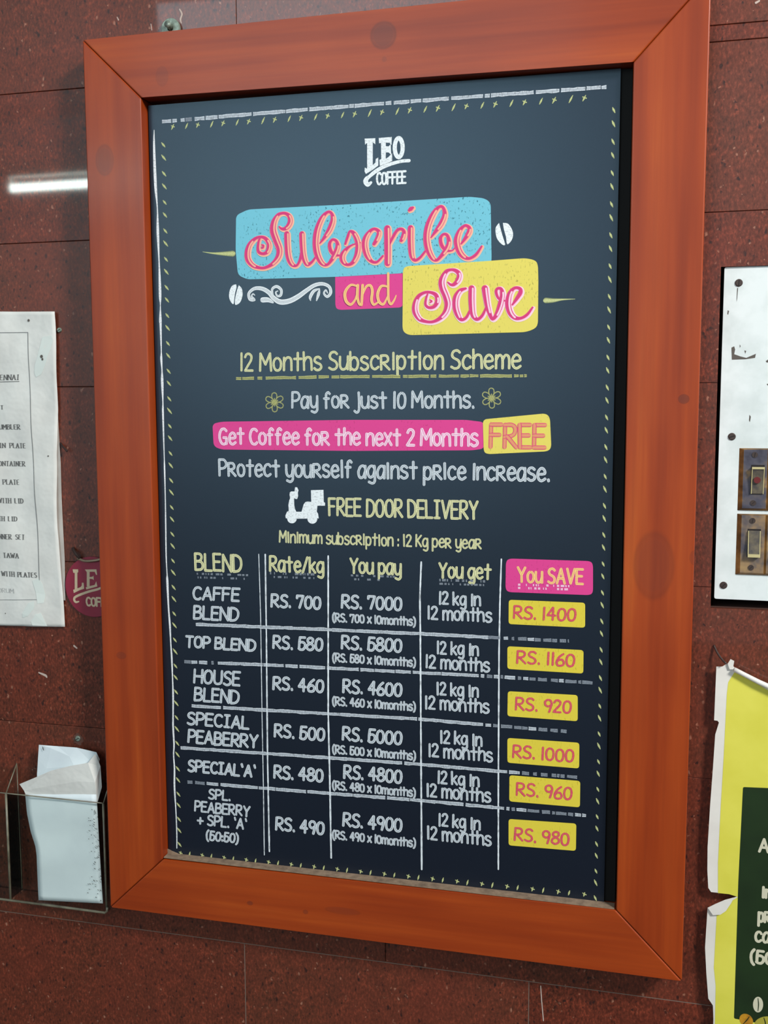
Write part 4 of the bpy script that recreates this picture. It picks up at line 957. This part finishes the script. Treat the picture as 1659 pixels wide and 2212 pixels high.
# three bays of rocker switches: two stand in view, the next column starts at the picture's edge
PY = SY-0.0030
def switch(x0, x1, z1, z0, rx, red, label, tiltup):
    c0 = ((x0+x1)/2, SY, z0)
    sw = empty('rocker_switch', c0, label, 'switch', 'brass rocker switches on the switchboard')
    q = MB(); e = 0.0040
    lo = [(x0-e, SY, z0-e*.6), (x1+e*.25, SY, z0-e*.6), (x1+e*.25, SY, z1+e*.3), (x0-e, SY, z1+e*.3)]; hi = [(x0, PY, z0), (x1, PY, z0), (x1, PY, z1), (x0, PY, z1)]
    q.add(lo+hi, [(4, 5, 6, 7), (0, 1, 5, 4), (1, 2, 6, 5), (2, 3, 7, 6), (3, 0, 4, 7), (3, 2, 1, 0)]); q.mi[-6] = 1; q.build('brass_plate', [M['brassrim'], M['steelplate'] if tiltup else M['brass']], sw, bevel=0.0003)
    ra, rb, rz1, rz0 = rx
    q = MB(); a, b = (PY-0.0050, PY-0.0014) if tiltup else (PY-0.0014, PY-0.0048)
    prof = [(PY+.0005, rz0), (b, rz0), ((a+b)/2+0.0008, (rz0+rz1)/2), (a, rz1), (PY+.0005, rz1)]
    q.add([(ra, y, z) for y, z in prof]+[(rb, y, z) for y, z in prof], [(0, 1, 2, 3, 4), (9, 8, 7, 6, 5)]+[(i, 5+i, 5+(i+1) % 5, (i+1) % 5) for i in range(5)])
    rk = q.build('rocker', M['rocker'], sw, bevel=0.0004)
    q = MB()
    for xx in (ra, rb-.0007): 
        q.add([(xx, b-.0003, rz0), (xx+.0007, b-.0003, rz0), (xx+.0007, (a+b)/2+.0005, (rz0+rz1)/2), (xx, (a+b)/2+.0005, (rz0+rz1)/2), (xx+.0007, a-.0003, rz1), (xx, a-.0003, rz1)], [(0, 1, 2, 3), (3, 2, 4, 5)])
    q.add([(ra, a-.0003, rz1-.002), (rb, a-.0003, rz1-.002), (rb, a-.0003, rz1), (ra, a-.0003, rz1)] if tiltup else [(ra, b-.0004, rz0), (rb, b-.0004, rz0), (rb, b-.0004, rz0+.003), (ra, b-.0004, rz0+.003)], [(0, 1, 2, 3)])
    q.build('rocker_rim', M['rockerrim'], sw)
    q = MB(); q.box(ra-.0004, rb+.0003, PY-.00015, PY+.0001, rz0-.0004, rz1+.0016); q.build('rocker_slot', M['slot'], sw)
    if red:
        mx, mz = (ra+rb)/2-.0006, (rz0+rz1)/2+.0004; q = MB(); ym = (a+b)/2-.0002
        q.slab([(mx+.0030*math.cos(k*math.pi/8), mz+.0030*math.sin(k*math.pi/8)) for k in range(16)], ym-.0006, ym+.001); q.build('red_indicator', M['reddot'], sw)
    for zz, s in ((z1-.0048, 80), (z0+.0052, 45)):
        q = MB(); cx = (x0+x1)/2-.0008; n = 14
        q.slab([(cx+.0026*math.cos(2*math.pi*k/n), zz+.0026*math.sin(2*math.pi*k/n)) for k in range(n)], PY-.0006, PY); 
        a_ = math.radians(s); dx, dz = math.cos(a_)*.0021, math.sin(a_)*.0021
        q.slab([(cx-dx-.0003, zz-dz), (cx-dx+.0003, zz-dz), (cx+dx+.0003, zz+dz), (cx+dx-.0003, zz+dz)], PY-.0007, PY-.00055, 1)
        q.build('screw', [M['darkmetal'], M['slot']], sw)
    return sw
a1, a2 = at(1610, 971, PY), at(1602, 1098, PY); b1, b2 = at(1604, 1113, PY), at(1595, 1237, PY)
xl1 = (a1.x+a2.x+b1.x+b2.x)/4; xr1 = (at(1658, 971, PY).x+at(1651.5, 1237, PY).x)/2-.0003
r1a = at(1625, 1008, PY); r1b = at(1651, 1067, PY); r2a = at(1616, 1146, PY); r2b = at(1642, 1203, PY)
rxa, rxb = (r1a.x+at(1618, 1067, PY).x)/2+.0004, (at(1653, 1008, PY).x+at(1647, 1067, PY).x)/2
switch(xl1, xr1, a1.y, a2.y, (rxa, rxb, r1a.y, r1b.y), True, 'upper tarnished brass switch with a red dot on its rocker', True)
rxc, rxd = at(1615, 1175, PY).x, at(1642, 1175, PY).x
switch(xl1, xr1, b1.y, b2.y, (rxc, rxd, r2a.y, r2b.y), False, 'lower brass switch with plain worn rocker, under the red-dotted one', False)
dxs = (xr1-xl1)+0.0022
switch(xl1+dxs, xr1+dxs, a1.y, a2.y, (rxa+dxs, rxb+dxs, r1a.y, r1b.y), False, 'upper brass switch cut by the right picture edge', True)
switch(xl1+dxs, xr1+dxs, b1.y, b2.y, (rxc+dxs, rxd+dxs, r2a.y, r2b.y), False, 'lower brass switch cut by the right picture edge', False)

# ---------------------------------------------------------------- lime poster, lower right
QY = -0.009
po = empty('lime_poster', (0.42, -0.001, at(1600, 2200, QY).y), 'torn lime yellow poster with white border and dark green panel at lower right', 'poster')
right = 1900
q = MB()
outl = [(1547.5, 1440), (1560, 1440), (1575, 1431), (1587, 1442), (1659, 1488), (1760, 1545), (right, 1600), (right, 2420), (1536, 2420), (1540, 2260), (1541, 2200), (1540, 2172), (1530, 2157), (1526, 2105), (1523, 2047), (1526, 2000), (1528.5, 1961), (1545, 1953), (1570, 1944), (1592, 1937), (1575, 1931), (1555, 1929), (1536, 1927), (1530, 1918), (1528, 1880), (1528.5, 1830), (1534, 1740), (1540, 1660), (1545, 1587), (1553, 1561), (1550, 1557), (1542.6, 1556)]
q.slab(poly(outl, QY), QY, QY+0.0004); q.build('sheet', M['border'], po)
q = MB(); y1 = QY-.0001
q.flat(poly([(1588, 1450), (1659, 1491), (1760, 1550), (right, 1612), (right, 2420), (1541, 2420), (1543, 2260), (1545, 2180), (1546, 2130), (1542, 2090), (1546, 2017), (1549, 1960), (1575, 1950), (1594, 1937.5), (1575, 1931.5), (1551, 1929), (1551, 1864), (1557, 1740), (1563, 1640), (1567, 1560), (1570, 1500), (1573, 1474), (1579, 1464)], y1), y1); q.build('lime_field', M['lime'], po)
q = MB(); y2 = QY-.0002
q.flat(rounded(poly([(1605, 1700), (right, 1712), (right, 2260), (1585.5, 2200), (1595, 1902)], y2), 0.0015), y2); q.build('green_field', M['green'], po)
q = MB(); y3 = QY-.0003
text(q, 'A', 1638.5, 1839, 1661, 27, y3, 5.5, jit=0)
text(q, 'in', 1645, 1938, 1668, 24, y3, 5.5, jit=0)
text(q, 'pr', 1637, 1990, 1664, 27, y3, 5.5, jit=0)
text(q, 'ca', 1630, 2033, 1663, 29, y3, 5.5, jit=0)
text(q, '(50', 1620, 2078, 1672, 26, y3, 5.8, jit=0)
q.build('lettering', M['offwhite'], po)
def beans(name, cx, cy, rx, ry, rot, mat):
    q = MB()
    q.flat(poly([(cx+rx*math.cos(k*math.pi/10)*math.cos(rot)-ry*math.sin(k*math.pi/10)*math.sin(rot), cy+rx*math.cos(k*math.pi/10)*math.sin(rot)+ry*math.sin(k*math.pi/10)*math.cos(rot)) for k in range(20)], y3), y3)
    q.build(name, M[mat], po)
    q = MB(); stroke(q, [(cx+math.sin(rot)*ry*.8, cy-math.cos(rot)*ry*.8, 1.2), (cx+1, cy, 2), (cx-math.sin(rot)*ry*.8, cy+math.cos(rot)*ry*.8, 1.2)], y3-.0001); q.build('bean_crease', M['green'], po)
beans('bean_print', 1637.5, 2170, 11, 17, 0, 'offwhite'); beans('bean_print', 1612, 2204, 16, 13, 0.7, 'bean1'); beans('bean_print', 1652, 2208, 22, 12, -0.2, 'bean2')
# curled top rim, torn lip
q = MB(); P = [V3(1586, 1446, -.012), V3(1605, 1456, -.0125), V3(1640, 1474, -.013), V3(1680, 1492, -.013), V3(1800, 1560, -.013)]
q.tube(P, [.0022, .0022, .0024, .0026, .0026], 12); q.build('curled_rim', M['border'], po, smooth=True)
q = MB()
q.slab(poly([(1529, 1961), (1545, 1953), (1566, 1944), (1585, 1939), (1580, 1950), (1568, 1968), (1556, 1976), (1540, 1977)], QY-.0022), QY-.0022, QY-.0018); q.build('torn_lip', M['border'], po)
q = MB()
q.slab(poly([(1572, 1434), (1578, 1424), (1586, 1428), (1584, 1440), (1588, 1446), (1576, 1446)], QY-.002), QY-.002, QY-.0014); q.build('torn_scrap', M['border'], po)
wire('long_nail', [(1542, 1394, -0.0003), (1549, 1409, -0.005), (1559, 1424, -0.010), (1568, 1433, -0.014)], 0.0010, 'darkmetal', 'long thin nail pinning the top left corner of the lime poster', 'nail')
